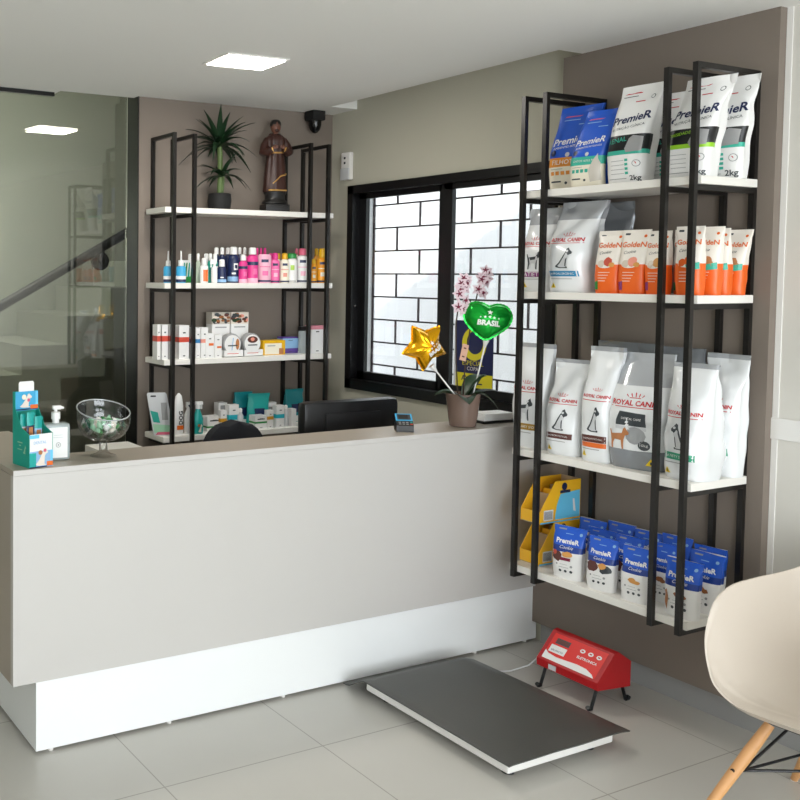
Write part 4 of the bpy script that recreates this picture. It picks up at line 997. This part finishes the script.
fr(B_, -a+.002, a-.002, .182, .186, 'navy', .0002); sh2 = Sheet(lambda p, q, e: Vector((p, B_-.001-e, q))); dog(sh2, m, 'sit', -.004, .19, .05, .05, 'fur'); sh2.disc(m, -.012, .226, .009, 'cream', eps=.0014); sh2.disc(m, .006, .215, .006, 'rose', eps=.0014)
fr(B_, .014, a-.002, .185, .198, 'orange', .0004); fr(B_, .034, a-.002, .198, .243, 'boxblue', .0004)
m.build('printed_panel', t, normals=False)
m = MB(); sh3 = Sheet(lambda p, q, e: Vector((-a-e-.0004, -p, q))); sh3.rect(m, -.02, .012, .078, .082, 'mint'); sh3.rect(m, -.01, .002, .068, .072, 'mint'); dog(sh3, m, 'sit', .026, .045, .02, .03, 'mint'); sh3.rect(m, -.02, .01, .055, .058, 'mint'); m.build('side_print', t, normals=False)
for i in range(5):
    x = 1.110-.030+.0155*i; y = 2.945+(-.020 if i % 2 else .004)+.004*i
    s_ = thing('stick_sachet', ['white and silver sachet at the left of the teal display', 'teal topped sachet second in the display', 'white sachet with dog picture in the middle of the display', 'pale blue sachet fourth in the display', 'silver sachet at the right of the display'][i], 'sachet', (x, y, ZT+.003), R(11), 'sachets in the teal display box')
    hh = .178-.008*abs(i-1)
    m = MB(); m.grid(lambda u, v: Vector(((u-.5)*.028, -.003*(1-(2*u-1)**2)*(1 if .08 < v < .92 else .1)-.0005, hh*v)), 7, 9, lambda u, v: 'tealfoil' if v > .8 else ['silver', 'navy', 'white', 'paleblue', 'silver'][i]); 
    m.grid(lambda u, v: Vector(((u-.5)*.028, .003*(1-(2*u-1)**2)*(1 if .08 < v < .92 else .1)+.0005, hh*v)), 7, 9, lambda u, v: 'tealfoil' if v > .8 else 'silver'); m.build('wrapper', s_, smooth=True)
    m = MB(); m.box(-.008, .008, -.0052, -.0042, hh*.55, hh*.72, 'dogbrown'); m.box(-.008, .008, -.0052, -.0042, hh*.62, hh*.78, 'fur') if i == 2 else None; m.box(-.009, .009, -.0052, -.004, hh*.30, hh*.52, 'grey'); m.build('printed_picture', s_)
# hand sanitiser
t = thing('sanitizer_dispenser', 'square clear gel pump bottle with white pump beside the teal display', 'pump bottle', (1.216, 3.0, ZT), R(-4))
MB().box(-.046, .046, -.028, .028, 0, .128, 'gel', .012).build('bottle_body', t, smooth=True)
MB().box(-.034, .034, -.0295, -.0283, .01, .115, 'white').build('label', t)
m = MB(); sh = Sheet(lambda p, q, e: Vector((p, -.0297-e, q))); sh.disc(m, 0, .055, .009, 'grey'); sh.disc(m, 0, .055, .007, 'white', eps=.0014); sh.disc(m, 0, .055, .003, 'grey', eps=.0018); sh.rect(m, -.016, .016, .088, .090, 'silver'); sh.rect(m, -.018, .018, .08, .082, 'silver'); m.build('label_print', t, normals=False)
m = MB(); m.lathe([(.012, .128), (.012, .14), (.016, .141), (.016, .165), (.006, .166), (.006, .176)], 'white', 20); m.box(-.012, .020, -.009, .009, .174, .188, 'white', .004); m.tube([(.014, 0, .182), (.028, 0, .178)], .0045, 'white', 8); m.build('pump', t, smooth=True)
# glass bowl with wrapped candies
t = thing('glass_bowl', 'footed slanted-rim glass bowl of green and white candies on the counter', 'glass bowl', (1.392, 2.985, ZT))
def slant(p, k=.30): x, y, z = p; x *= .90; y *= .90; z *= .93; f_ = max(0, min(1, (z-.062)/.112))**1.5; return (x, y, z-f_*(.13*(.9*x-.43*y)-.27*(.43*x+.9*y)))
m = MB(); outer = [(.052, 0), (.050, .004), (.030, .010), (.017, .022), (.0155, .05), (.020, .058), (.050, .064), (.080, .080), (.098, .105), (.106, .132), (.107, .155), (.104, .172), (.106, .176)]
inner = [(.104, .178), (.101, .173), (.104, .155), (.103, .133), (.095, .107), (.078, .084), (.048, .069), (.018, .064), (.001, .062)]
m.lathe(outer+inner, 'glass_vessel', 48, cap=False); m.v = [slant(p) for p in m.v]; m.build('bowl', t, smooth=True, angle=60)
m = MB(); pts = [slant((.105*cos(2*PI*i/40), .105*sin(2*PI*i/40), .177)) for i in range(41)]; m.tube(pts, .0024, 'rim_glass', 8); m.build('rim', t, smooth=True)
proto = None; rn = random.Random(3); k = 0
def candy(mt, name='wrapped_candy'):
    m = MB(); m.ball((0, 0, 0), (.0125, .0095, .009), mt, 10, 6)
    for s_ in (-1, 1):
        m.add([(s_*.0075, 0, 0), (s_*.015, .006, .003), (s_*.0165, 0, -.002), (s_*.015, -.006, .003), (s_*.0145, 0, .004)], [(0, 1, 2), (0, 2, 3), (0, 3, 4), (0, 4, 1)], mt)
    return m
cms = []
for layer, (z, rad, num) in enumerate([(.077, .030, 6), (.086, .052, 13), (.097, .066, 17), (.108, .072, 19), (.117, .062, 15), (.125, .040, 8)]):
    for i in range(num):
        a_ = 2*PI*i/num+layer*.7; rr = rad*(1 if i % 2 else .62)
        mt = ['leaf', 'mint', 'fur', 'green', 'mint', 'white'][(i*2+layer) % 6]
        loc = (1.392+rr*cos(a_), 2.985+rr*sin(a_), ZT+z+rn.random()*.004)
        if mt not in [c_[0] for c_ in cms]:
            o = candy(mt).build('wrapped_candy', smooth=True, normals=False); cms.append((mt, o)); new = o
        else:
            src = [c_[1] for c_ in cms if c_[0] == mt][0]; new = src.copy(); COL.objects.link(new)
        new.location = loc; new.rotation_euler = (rn.random()*3, rn.random()*1.5, rn.random()*6)
        tag(new, '%s wrapped candy lying in the glass bowl' % {'leaf': 'dark green', 'mint': 'mint green', 'fur': 'cream', 'green': 'bright green', 'white': 'white'}[mt], 'candy', 'wrapped candies in the glass bowl')
# card terminal
t = thing('card_terminal', 'small black card terminal with blue rim on the counter', 'card terminal', (2.762, 2.965, ZT), R(-34))
t.scale = (.82, .85, .95)
m = MB(); m.add([(-.042, -.04, 0), (.042, -.04, 0), (.042, .045, 0), (-.042, .045, 0), (-.042, -.04, .028), (.042, -.04, .028), (.042, .04, .070), (-.042, .04, .070)], [(0, 3, 2, 1), (4, 5, 6, 7), (0, 1, 5, 4), (1, 2, 6, 5), (2, 3, 7, 6), (3, 0, 4, 7)], 'black_plastic'); m.build('housing', t)
def slope(p, q, e): return Vector((p, -.04+.08*q-.0*e, .028+.042*q+.0008+e))
m = MB(); s_ = Sheet(slope); s_.rect(m, -.041, .041, .38, .98, 'skyblue'); m.build('blue_rim', t, normals=False)
m = MB(); s_.rect(m, -.033, .033, .46, .90, 'charcoal', eps=.002); s_.rect(m, -.026, .020, .52, .84, 'black', eps=.003); m.build('screen', t, normals=False)
m = MB()
for i in range(3):
    for j in range(2): s_.rect(m, -.03+.018*i, -.018+.018*i, .06+.14*j, .14+.14*j, 'grey', eps=.0015, n=2)
s_.rect(m, .026, .038, .2, .3, 'teal', eps=.0016, n=2); s_.rect(m, .026, .038, .06, .14, 'red', eps=.0016, n=2); m.build('keypad', t, normals=False)
# papers on a black tray
t = thing('letter_tray', 'black tray with white papers behind the orchid pot', 'letter tray', (3.31, 3.0, ZT), R(-4))
MB().box(-.10, .09, -.05, .05, 0, .012, 'black_plastic', .003).build('tray', t)
t = thing('paper_stack', 'stack of white papers lying on the black tray behind the orchid pot', 'papers', (3.30, 3.0, ZT+.0125), R(-4))
m = MB()
for i in range(5): m.box(-.085+.002*i, .07+.003*i, -.045, .044, .006*i, .006*i+.0055, 'white'); 
m.build('sheets', t)
# poster on the window
t = thing('window_poster', 'dark blue poster with a yellow ring taped on the window glass behind the orchid', 'poster', (XW+.006, 3.298, 1.08), R(-90))
MB().box(-.120, .120, 0, .002, 0, .325, 'poster_navy').build('sheet', t)
m = MB(); sh = Sheet(lambda p, q, e: Vector((p, -e, q)))
n = 40; outr = [(.075*cos(2*PI*i/n)+.005, .215+.080*sin(2*PI*i/n)) for i in range(n)]; inr = [(.050*cos(2*PI*i/n)+.010, .222+.056*sin(2*PI*i/n)) for i in range(n)]
m.add([sh.fn(p, q, .0006) for p, q in outr+inr], [(i, (i+1) % n, (i+1) % n+n, i+n) for i in range(n)], 'poster_yellow')
sh.rect(m, -.12, .12, 0, .072, 'poster_yellow'); sh.rect(m, -.12, -.106, 0, .325, 'silver', eps=.0016)
m.build('printed_ring', t, normals=False)
m = MB(); sh.text(m, 'ESPECIAL', 0, .122, .13, 'poster_yellow'); sh.text(m, 'COPA', 0, .095, .07, 'white'); sh.text(m, 'AVISO', -.02, .048, .10, 'poster_navy', eps=.002, bold=.02); sh.rect(m, -.05, .06, .022, .028, 'poster_navy', eps=.002)
m.build('lettering', t, normals=False)

# ================================================================== orchid and balloons
OX, OY = 3.088, 2.963
t = thing('potted_orchid', 'orchid with pink and white flowers in a glossy brown pot on the counter', 'orchid', (OX, OY, ZT))
MB().lathe([(.050, 0), (.054, .003), (.061, .05), (.069, .118), (.0715, .140), (.069, .142), (.063, .132)], 'pot_brown', 36).build('pot', t, smooth=True)
MB().lathe([(.0605, .118), (.03, .124), (.002, .125)], 'stem', 20).build('soil', t)
def broadleaf(az, L, w, lift, droop):
    m = MB(); d = Vector((cos(az), sin(az), 0)); sd = Vector((-sin(az), cos(az), 0)); vs = []
    for i in range(12):
        s_ = i/11; p = d*(.01+L*s_*cos(lift))+Vector((0, 0, .12+L*(s_*sin(lift)-droop*s_*s_))); ww = w*max(.03, sin(PI*(.10+.90*s_))**.7)
        for k in (-1, -.5, 0, .5, 1): vs.append(p+sd*ww/2*k+Vector((0, 0, abs(k)*ww*.22)))
    fs = [(i*5+k, i*5+k+1, i*5+k+6, i*5+k+5) for i in range(11) for k in range(4)]
    m.add(vs, fs, 'leaf'); m.add([v-Vector((0, 0, .002)) for v in vs], [f_[::-1] for f_ in fs], 'leaf'); return m
for az, L, w, li, dr in ((R(-125), .13, .075, .40, .45), (R(10), .20, .075, .95, .35), (R(-35), .19, .035, .75, .95), (R(-50), .20, .065, 1.15, .4), (R(140), .13, .06, .6, .5), (R(-15), .17, .03, .5, .3)):
    broadleaf(az, L, w, li, dr).build('leaf', t, smooth=True, normals=False)
def flower(p, n, s_, sd):
    m = MB(); rn = random.Random(sd); n = Vector(n).normalized(); a_ = n.orthogonal().normalized(); b_ = n.cross(a_); ph = rn.random()*2
    for k in range(5):
        an = ph+2*PI*k/5; d = a_*cos(an)+b_*sin(an); q = n.cross(d); L = s_*(.95 if k % 2 else .8); w = s_*.30; c_ = Vector(p)
        vs = [c_, c_+d*L*.45+q*w*.9+n*s_*.12, c_+d*L*.5+n*s_*.04, c_+d*L*.45-q*w*.9+n*s_*.12, c_+d*L+n*s_*.22*rn.random(), c_+d*L*.25+q*w*.45+n*.0008, c_+d*L*.25-q*w*.45+n*.0008, c_+d*L*.3+n*.0015]
        m.add(vs, [(0, 2, 1), (0, 3, 2), (1, 2, 4), (2, 3, 4)], 'petal'); m.add([v+n*.0008 for v in (vs[0], vs[5], vs[2], vs[6])], [(0, 1, 2, 3)], 'petal_dark')
    m.ball(Vector(p)+n*s_*.12, s_*.16, 'petal_dark', 8, 6); return m
stems = [([(-.03, 0, .12), (-.045, .0, .28), (-.050, .0, .44), (-.03, .0, .58), (-.010, .0, .64)], 0), ([(.01, .01, .12), (.02, .01, .30), (.055, .01, .48), (.095, .01, .62), (.125, .01, .67)], 1)]
rn = random.Random(8)
for pts, k in stems:
    MB().tube(pts, .0028, 'stem', 8).build('flower_stem', t, smooth=True)
    v3 = [Vector(p) for p in pts]
    spans = [(.60+.044*i) for i in range(10)] if k == 0 else [(.66+.045*i) for i in range(8)]
    for i, f_ in enumerate(spans):
        g_ = f_*(len(v3)-1); j = min(len(v3)-2, int(g_)); p = v3[j].lerp(v3[j+1], min(1, g_-j))
        off = Vector(((-1)**i*.016+rn.uniform(-.006, .006), -.012, rn.uniform(-.008, .008)))
        flower(p+off, (off.x*20-.25, -1, rn.uniform(-.3, .3)), .038*(1.1-.3*(i/len(spans))), i+30*k).build('flower', t, normals=False)
m = MB(); m.box(-.018, .018, -.0008, 0, -.035, .035, 'tag'); m.v = [tuple(Matrix.Rotation(R(15), 3, 'Y') @ Vector(p)+Vector((-.075, -.072, .325))) for p in m.v]
m.build('price_tag', t)
m = MB()
for dz_ in (.018, -.018): m.box(-.008, .006, -.0012, -.0006, dz_-.003, dz_+.003, 'brown')
m.v = [tuple(Matrix.Rotation(R(15), 3, 'Y') @ Vector(p)+Vector((-.075, -.0722, .325))) for p in m.v]; m.build('tag_print', t)

def balloon(name, label, outline, thick, loc, rot, mt, texts, stick_to, foil_seed, crinkle=.004):
    t = thing(name, label, 'balloon', loc, 0)
    Rm = rot.to_matrix() if hasattr(rot, 'to_matrix') else rot
    n = len(outline)
    def P(k, s_, side):
        x, z = outline[k % n]
        th = thick*math.sqrt(max(0, 1-s_**2.2)); a_ = s_**6
        y = -side*th*(1-.12*noise.noise(Vector((x*30, z*30, foil_seed)))) + (noise.noise(Vector((x*70, z*70, foil_seed)))*crinkle*a_)
        return Vector((x*s_, y, z*s_))
    m = MB(); L = 14
    for side in (1, -1):
        vs = [P(0, 0, side)]
        for j in range(1, L+1):
            for k in range(n): vs.append(P(k, (j/L)**.8, side))
        fs = [(0, 1+k, 1+(k+1) % n) for k in range(n)]
        for j in range(L-1):
            for k in range(n): fs.append((1+j*n+k, 1+j*n+(k+1) % n, 1+(j+1)*n+(k+1) % n, 1+(j+1)*n+k))
        m.add(vs, fs, mt)
    vs = []
    for k in range(n):      # the flat welded hem
        x, z = outline[k]; r_ = math.hypot(x, z); e = .006+.002*(k % 2)
        vs += [P(k, 1, 1), P(k, 1, 1)+Vector((x/r_*e, noise.noise(Vector((x*90, z*90, 5)))*.004, z/r_*e))]
    m.add(vs, [(2*k, (2*k+2) % (2*n), (2*k+3) % (2*n), 2*k+1) for k in range(n)], mt)
    m.v = [tuple(Rm @ Vector(p)) for p in m.v]
    bm_o = m.build('foil_body', t, smooth=True, angle=50)
    m = MB()
    def fn(a_, b_, e):
        # radial lookup of the bulge at (a, b)
        an = math.atan2(b_, a_); best = min(outline, key=lambda q: abs((math.atan2(q[1], q[0])-an+PI) % (2*PI)-PI)); s_ = min(.98, math.hypot(a_, b_)/math.hypot(*best))
        return Rm @ Vector((a_, -thick*math.sqrt(max(0, 1-s_**2.2))*1.04-e-.001, b_))
    texts(m, Sheet(fn)); m.build('lettering', t, normals=False)
    s0 = Vector(stick_to[0])-Vector(loc); s1 = Vector(stick_to[1])-Vector(loc)
    MB().tube([s0, s1], .0032, 'white', 8).build('stick', t, smooth=True)
    d = (s0-s1).normalized(); m = MB(); m.tube([s1-d*.001+d*((s0-s1).length-.03), s0-d*.012, s0+d*.004], [.004, .009, .013], 'white', 12); m.build('stick_cup', t, smooth=True)
    return t
def brasil(m, s, sc=1.0, up=0.0, mt='white'):
    s.text(m, 'BRASIL', 0, -.018*sc+up, .105*sc, mt, bold=.05, eps=.002)
    for i in range(5):
        s.poly(m, star_pts((-.042+.021*i)*sc, (.008+.004*(1-abs(i-2)/2))*sc+up, (.008 if i not in (0, 4) else .005)*sc), mt, .002)
    s.poly(m, star_pts(0, .034*sc+up, .014*sc), mt, .002)
hp = [(0, .062), (.030, .074), (.065, .077), (.098, .066), (.121, .038), (.126, .006), (.112, -.028), (.078, -.060), (.036, -.090), (0, -.106)]
hp += [(-x, z) for x, z in hp[-2:0:-1]]
heart = []
for i in range(72):
    g_ = i*len(hp)/72; j = int(g_); f_ = g_-j; p0, p1, p2, p3 = (hp[(j+k) % len(hp)] for k in (-1, 0, 1, 2))
    heart.append(tuple(.5*(2*p1[c]+(p2[c]-p0[c])*f_+(2*p0[c]-5*p1[c]+4*p2[c]-p3[c])*f_*f_+(3*p1[c]-p0[c]-3*p2[c]+p3[c])*f_**3) for c in (0, 1)))
from mathutils import Euler
view = Euler((R(-4), R(6), R(-38)))
balloon('heart_balloon', 'green foil heart balloon on a white stick above the orchid pot', [(x*.74, z*.82) for x, z in heart], .048, (3.152, 2.90, 1.440), view, 'foil_green', lambda m, s: brasil(m, s, .86, -.004), ((3.158, 2.91, 1.345), (3.122, 2.945, 1.095)), 3)
star = []
for (p0, p1) in zip(star_pts(0, 0, .104, .58, PI), star_pts(0, 0, .104, .58, PI)[1:]+star_pts(0, 0, .104, .58, PI)[:1]):
    for i in range(8): star.append((p0[0]+(p1[0]-p0[0])*i/8, p0[1]+(p1[1]-p0[1])*i/8))
def star_txt(m, s):
    c_, q_ = cos(R(38)), sin(R(38))
    brasil(m, Sheet(lambda a, b, e: s.fn(.020+a*c_-b*q_, .0+a*q_+b*c_, e)), .72, 0)
balloon('star_balloon', 'gold foil star balloon on a white stick at the left of the orchid', star, .050, (2.918, 3.02, 1.322), Euler((R(4), R(0), R(-14))), 'foil_gold', star_txt, ((2.955, 3.01, 1.235), (3.055, 2.965, 1.10)), 9)

# ================================================================== behind the counter
t = thing('computer_monitor', 'black computer monitor seen from the back over the counter', 'monitor', (2.79, 3.36, .755), R(-2))
m = MB(); m.box(-.262, .262, -.045, .02, .06, .305, 'black_plastic', .028); m.build('screen_housing', t, smooth=True)
MB().box(-.15, .15, -.052, -.044, .10, .25, 'black_plastic', .003).build('back_cover', t, smooth=True)
MB().box(-.25, .25, .0201, .0206, .07, .295, 'black_gloss').build('screen', t)
m = MB(); m.box(-.03, .03, -.03, -.01, 0.01, .10, 'black_plastic', .004); m.box(-.12, .12, -.09, .09, 0, .012, 'black_plastic', .004); m.build('stand', t)
t = thing('office_chair', 'dark office chair behind the counter, only the rounded backrest top showing', 'office chair', (2.425, 3.70, 0))
m = MB(); pts = []
def ocb(u, v):
    a_ = (u-.5)*2; w = .168; top_ = .43+.50*v
    x = a_*w*math.sqrt(max(0, 1-max(0, (v-.55)/.45)**2.6)) if v > .55 else a_*w
    return Vector((x, -.02+.03*a_*a_, .52+.412*v))
m.grid(ocb, 17, 20, 'fabric_black'); n0 = len(m.v); m.grid(lambda u, v: ocb(u, v)+Vector((0, .05, 0)), 17, 20, 'fabric_black')
for j in range(19):
    for uu in (0, 16): m.f.append((j*17+uu, (j+1)*17+uu, n0+(j+1)*17+uu, n0+j*17+uu)); m.m.append(0)
for i in range(16):
    m.f.append((19*17+i, 19*17+i+1, n0+19*17+i+1, n0+19*17+i)); m.m.append(0); m.f.append((i, i+1, n0+i+1, n0+i)); m.m.append(0)
m.build('backrest', t, smooth=True)
m = MB(); m.lathe([(.20, .44), (.23, .45), (.235, .48), (.22, .505), (.1, .515)], 'fabric_black', 28, cy=.20); m.build('seat', t, smooth=True)
m = MB(); m.box(-.03, .03, .03, .045, .44, .62, 'black_plastic'); m.build('back_bracket', t)
m = MB(); m.tube([(0, .2, .08), (0, .2, .44)], .025, 'black_plastic'); m.build('column', t)
for i in range(5):
    a_ = 2*PI*i/5+.3; m = MB(); m.tube([(0, .2, .10), (.27*cos(a_), .2+.27*sin(a_), .065)], [.022, .014], 'black_plastic'); o = m.build('leg', t)
    MB().ball((.27*cos(a_), .2+.27*sin(a_), .028), (.026, .026, .028), 'black_plastic', 12, 8).build('caster', o)

# ================================================================== livestock scale platform and its red indicator
t = thing('scale_platform', 'low white platform scale covered by a dark rubber mat on the floor', 'scale platform', (2.665, 2.44, 0), R(0))
MB().box(-.262, .235, -.355, .315, .031, .066, 'trim_white', .006).build('platform', t)
for x in (-.2, .18):
    for y in (-.3, .26): MB().lathe([(.02, 0), (.02, .031)], 'black_plastic', 14, x, y).build('foot', t)
def matf(u, v):
    x = -.278+.575*u; y = -.373+.80*v; z = .0675
    if y > .315: z -= min(.052, (y-.315)*.62); 
    if x > .24: z -= (x-.24)**1*.35*(.3+.7*(v))
    if x < -.262: z -= .002
    z += .0015*noise.noise(Vector((x*7, y*5, 0)))+.0015
    if v > .85: x += .06*(v-.85)*(u-.3)
    return Vector((x, y, z))
m = MB(); m.grid(matf, 34, 44, 'rubber'); n0 = len(m.v); m.grid(lambda u, v: matf(u, v)+Vector((0, 0, .004)), 34, 44, 'rubber')
for i in range(33):
    for r_ in (0, 43): m.f.append((r_*34+i, r_*34+i+1, n0+r_*34+i+1, n0+r_*34+i)); m.m.append(0)
for j in range(43):
    for cc in (0, 33): m.f.append((j*34+cc, (j+1)*34+cc, n0+(j+1)*34+cc, n0+j*34+cc)); m.m.append(0)
m.build('rubber_mat', t, smooth=True)
m = MB(); m.tube([(3.20, 2.61, .10), (3.17, 2.66, .03), (3.10, 2.69, .006), (2.99, 2.73, .006), (2.93, 2.76, .012)], .003, 'silver', 8)
tag(m.build('scale_cable', smooth=True), 'thin grey cable between the red indicator and the platform mat', 'cable')
t = thing('scale_indicator', 'red electronic scale indicator box on four short black legs', 'scale indicator', (3.20, 2.432, 0), 0)
hy = .134
prof = [(-.098, .082), (.085, .068), (.085, .165), (.012, .212), (-.008, .208), (-.100, .112)]
MB().prism(prof, -hy, hy, 'red_paint', 'y').build('housing', t)
def pan(p, q, e):     # p to the right as seen from the front (-y), q up the slope 0..1
    n_ = Vector((-.72, 0, .69)); return Vector((-.100+.092*q, -p, .112+.096*q))+n_*(.0012+e)
sh = Sheet(pan); m = MB(); sh.rect(m, -.116, .116, .07, .93, 'red_panel', eps=0); m.build('front_panel', t, normals=False)
m = MB(); sh.rect(m, -.095, -.035, .62, .80, 'charcoal', eps=.0012); sh.rect(m, -.092, -.038, .65, .77, 'brown', eps=.002); m.build('display_window', t, normals=False)
m = MB(); sh.rect(m, -.105, -.035, .32, .56, 'white', eps=.0012); sh.text(m, 'AGRO', -.07, .49, .02, 'rcred', eps=.002)
tv, tf = text_mesh('BALANCAS'); m.add([pan(-.07+.052*x, .40+y*.052/.13, .002) for x, y in tv], tf, 'navy')
for i in range(3): sh.disc(m, .022+.035*i, .70, .011, 'white', ry=.065, eps=.0012); sh.rect(m, .017+.035*i, .027+.035*i, .68, .72, 'rcred', eps=.002, n=2)
tv, tf = text_mesh('ELETRONICA', bold=.03); m.add([pan(.055+.085*x, .49+y*.085/.13, .0012) for x, y in tv], tf, 'white')
pts = [(-.116, .07), (-.116, .34), (-.10, .26), (-.06, .22), (-.02, .24), (.03, .27), (.07, .25), (.10, .16), (.112, .07)]
sh.poly(m, pts, 'white', .001); m.build('panel_print', t, normals=False)
MB().box(-.1018, -.0995, .045, .078, .086, .105, 'silver').build('rating_plate', t)
for (x, y, dx) in ((-.07, -.112, -.03), (-.07, .112, -.03), (.06, -.112, .03), (.06, .112, .03)):
    m = MB(); m.tube([(x, y, .085), (x+dx, y, .010), (x+dx*1.25, y, .006)], .0065, 'black_plastic', 8); m.tube([(x+dx, y, .009), (x+dx*1.5, y, .009), (x+dx*1.7, y, .016)], .0085, 'black_plastic', 8); m.build('leg', t, smooth=True)

# ================================================================== cream armchair
t = thing('armchair', 'cream moulded armchair with wooden legs, cut by the right edge of the photo', 'armchair', (3.02, 1.428, 0), R(180))
# local: +x forward (world -x), +y is world -y
rimh = [(.262, 0, .400), (.268, .08, .398), (.276, .16, .402), (.272, .22, .432), (.243, .26, .470), (.228, .28, .521), (.200, .295, .573), (.155, .302, .641), (.08, .302, .677), (-.03, .297, .687), (-.12, .292, .690), (-.20, .280, .700), (-.262, .245, .735), (-.295, .185, .780), (-.31, .10, .808), (-.315, 0, .815)]
def cr(P, tt):
    n_ = len(P); i = int(tt) ; f_ = tt-i; a_, b_, c_, d_ = (Vector(P[(i+k) % n_]) for k in (-1, 0, 1, 2))
    return .5*((2*b_)+(c_-a_)*f_+(2*a_-5*b_+4*c_-d_)*f_*f_+(3*b_-a_-3*c_+d_)*f_**3)
rim = rimh+[(x, -y, z) for x, y, z in rimh[-2:0:-1]]
NR = 96; rp = [cr(rim, i*len(rim)/NR) for i in range(NR)]
cen = Vector((.01, 0, .345))
def shell(k, s_, off=0):
    p = rp[k % NR]; front = max(0, min(1, (p.x-.15)/.12))
    h = p.z-cen.z; pw = 3.1*(1-front)+2.2*front
    rr = 1-(1-s_)**1.75
    rr = rr*(1-.0)+.0
    x = cen.x+(p.x-cen.x)*rr; y = p.y*rr; z = cen.z+h*(s_**pw)+.006*sin(PI*s_)*front
    wst = 1-.05*math.exp(-((s_-.75)/.18)**2)*(1-front)
    fl = .012*max(0, s_-.9)/.1
    v = Vector((cen.x+(x-cen.x)*wst, y*wst, z))
    d = Vector((p.x-cen.x, p.y, 0)).normalized(); v += d*fl*.6
    if off: v += (d*s_+Vector((0, 0, -(1-s_*.85)))).normalized()*off
    return v
m = MB(); NS = 26
for off in (0, .005):
    vs = [shell(0, 0, off)]
    for j in range(1, NS+1): vs += [shell(k, j/NS, off) for k in range(NR)]
    fs = [(0, 1+k, 1+(k+1) % NR) for k in range(NR)]+[(1+j*NR+k, 1+j*NR+(k+1) % NR, 1+(j+1)*NR+(k+1) % NR, 1+(j+1)*NR+k) for j in range(NS-1) for k in range(NR)]
    m.add(vs, fs, 'cream_shell')
o0 = 1+(NS-1)*NR; o1 = o0+1+NS*NR
for k in range(NR): m.f.append((o0+k, o0+(k+1) % NR, o1+(k+1) % NR, o1+k)); m.m.append(0)
m.build('seat_shell', t, smooth=True, angle=70)
legs = [(.145, -.150, .345, .345, -.245), (.125, .135, .345, .320, .232), (-.11, -.13, .345, -.245, -.285), (-.11, .13, .345, -.245, .285)]
mids = []
for x, y, z, fx, fy in legs:
    top_, ft = Vector((x, y, z-.02)), Vector((fx, fy, .004))
    MB().tube([top_, top_.lerp(ft, .25), top_.lerp(ft, .6), ft], [.0135, .0165, .0145, .0105], 'wood', 16).build('leg', t, smooth=True)
    m = MB(); m.tube([ft, ft-Vector((0, 0, .004))], .0105, 'trim_white', 12); m.build('foot_pad', t)
    mids.append(top_.lerp(ft, .42))
m = MB()
tops = [Vector((x, y, .332)) for x, y, z, _, _ in legs]
ins = [p-Vector((math.copysign(.012, p.x), math.copysign(.012, p.y), 0)) for p in mids]
cc = Vector((0, 0, .225))
for i, j in ((0, 1), (2, 3), (0, 2), (1, 3)):
    m.tube([ins[i], (tops[i]+tops[j])/2+Vector((0, 0, -.012)), ins[j]], .0042, 'black_plastic', 8)
for i in range(4): m.tube([ins[i], cc], .0042, 'black_plastic', 8); m.tube([mids[i]-Vector((math.copysign(.016, mids[i].x), 0, 0)), mids[i]+Vector((math.copysign(.018, mids[i].x), 0, 0))], .006, 'black_plastic', 8)
for i, j in ((0, 1), (1, 3), (3, 2), (2, 0)): m.tube([tops[i], tops[j]], .006, 'black_plastic', 8)
m.ball(cc, .012, 'black_plastic', 10, 6)
m.build('wire_brace', t, smooth=True)
bpy.context.view_layer.update()
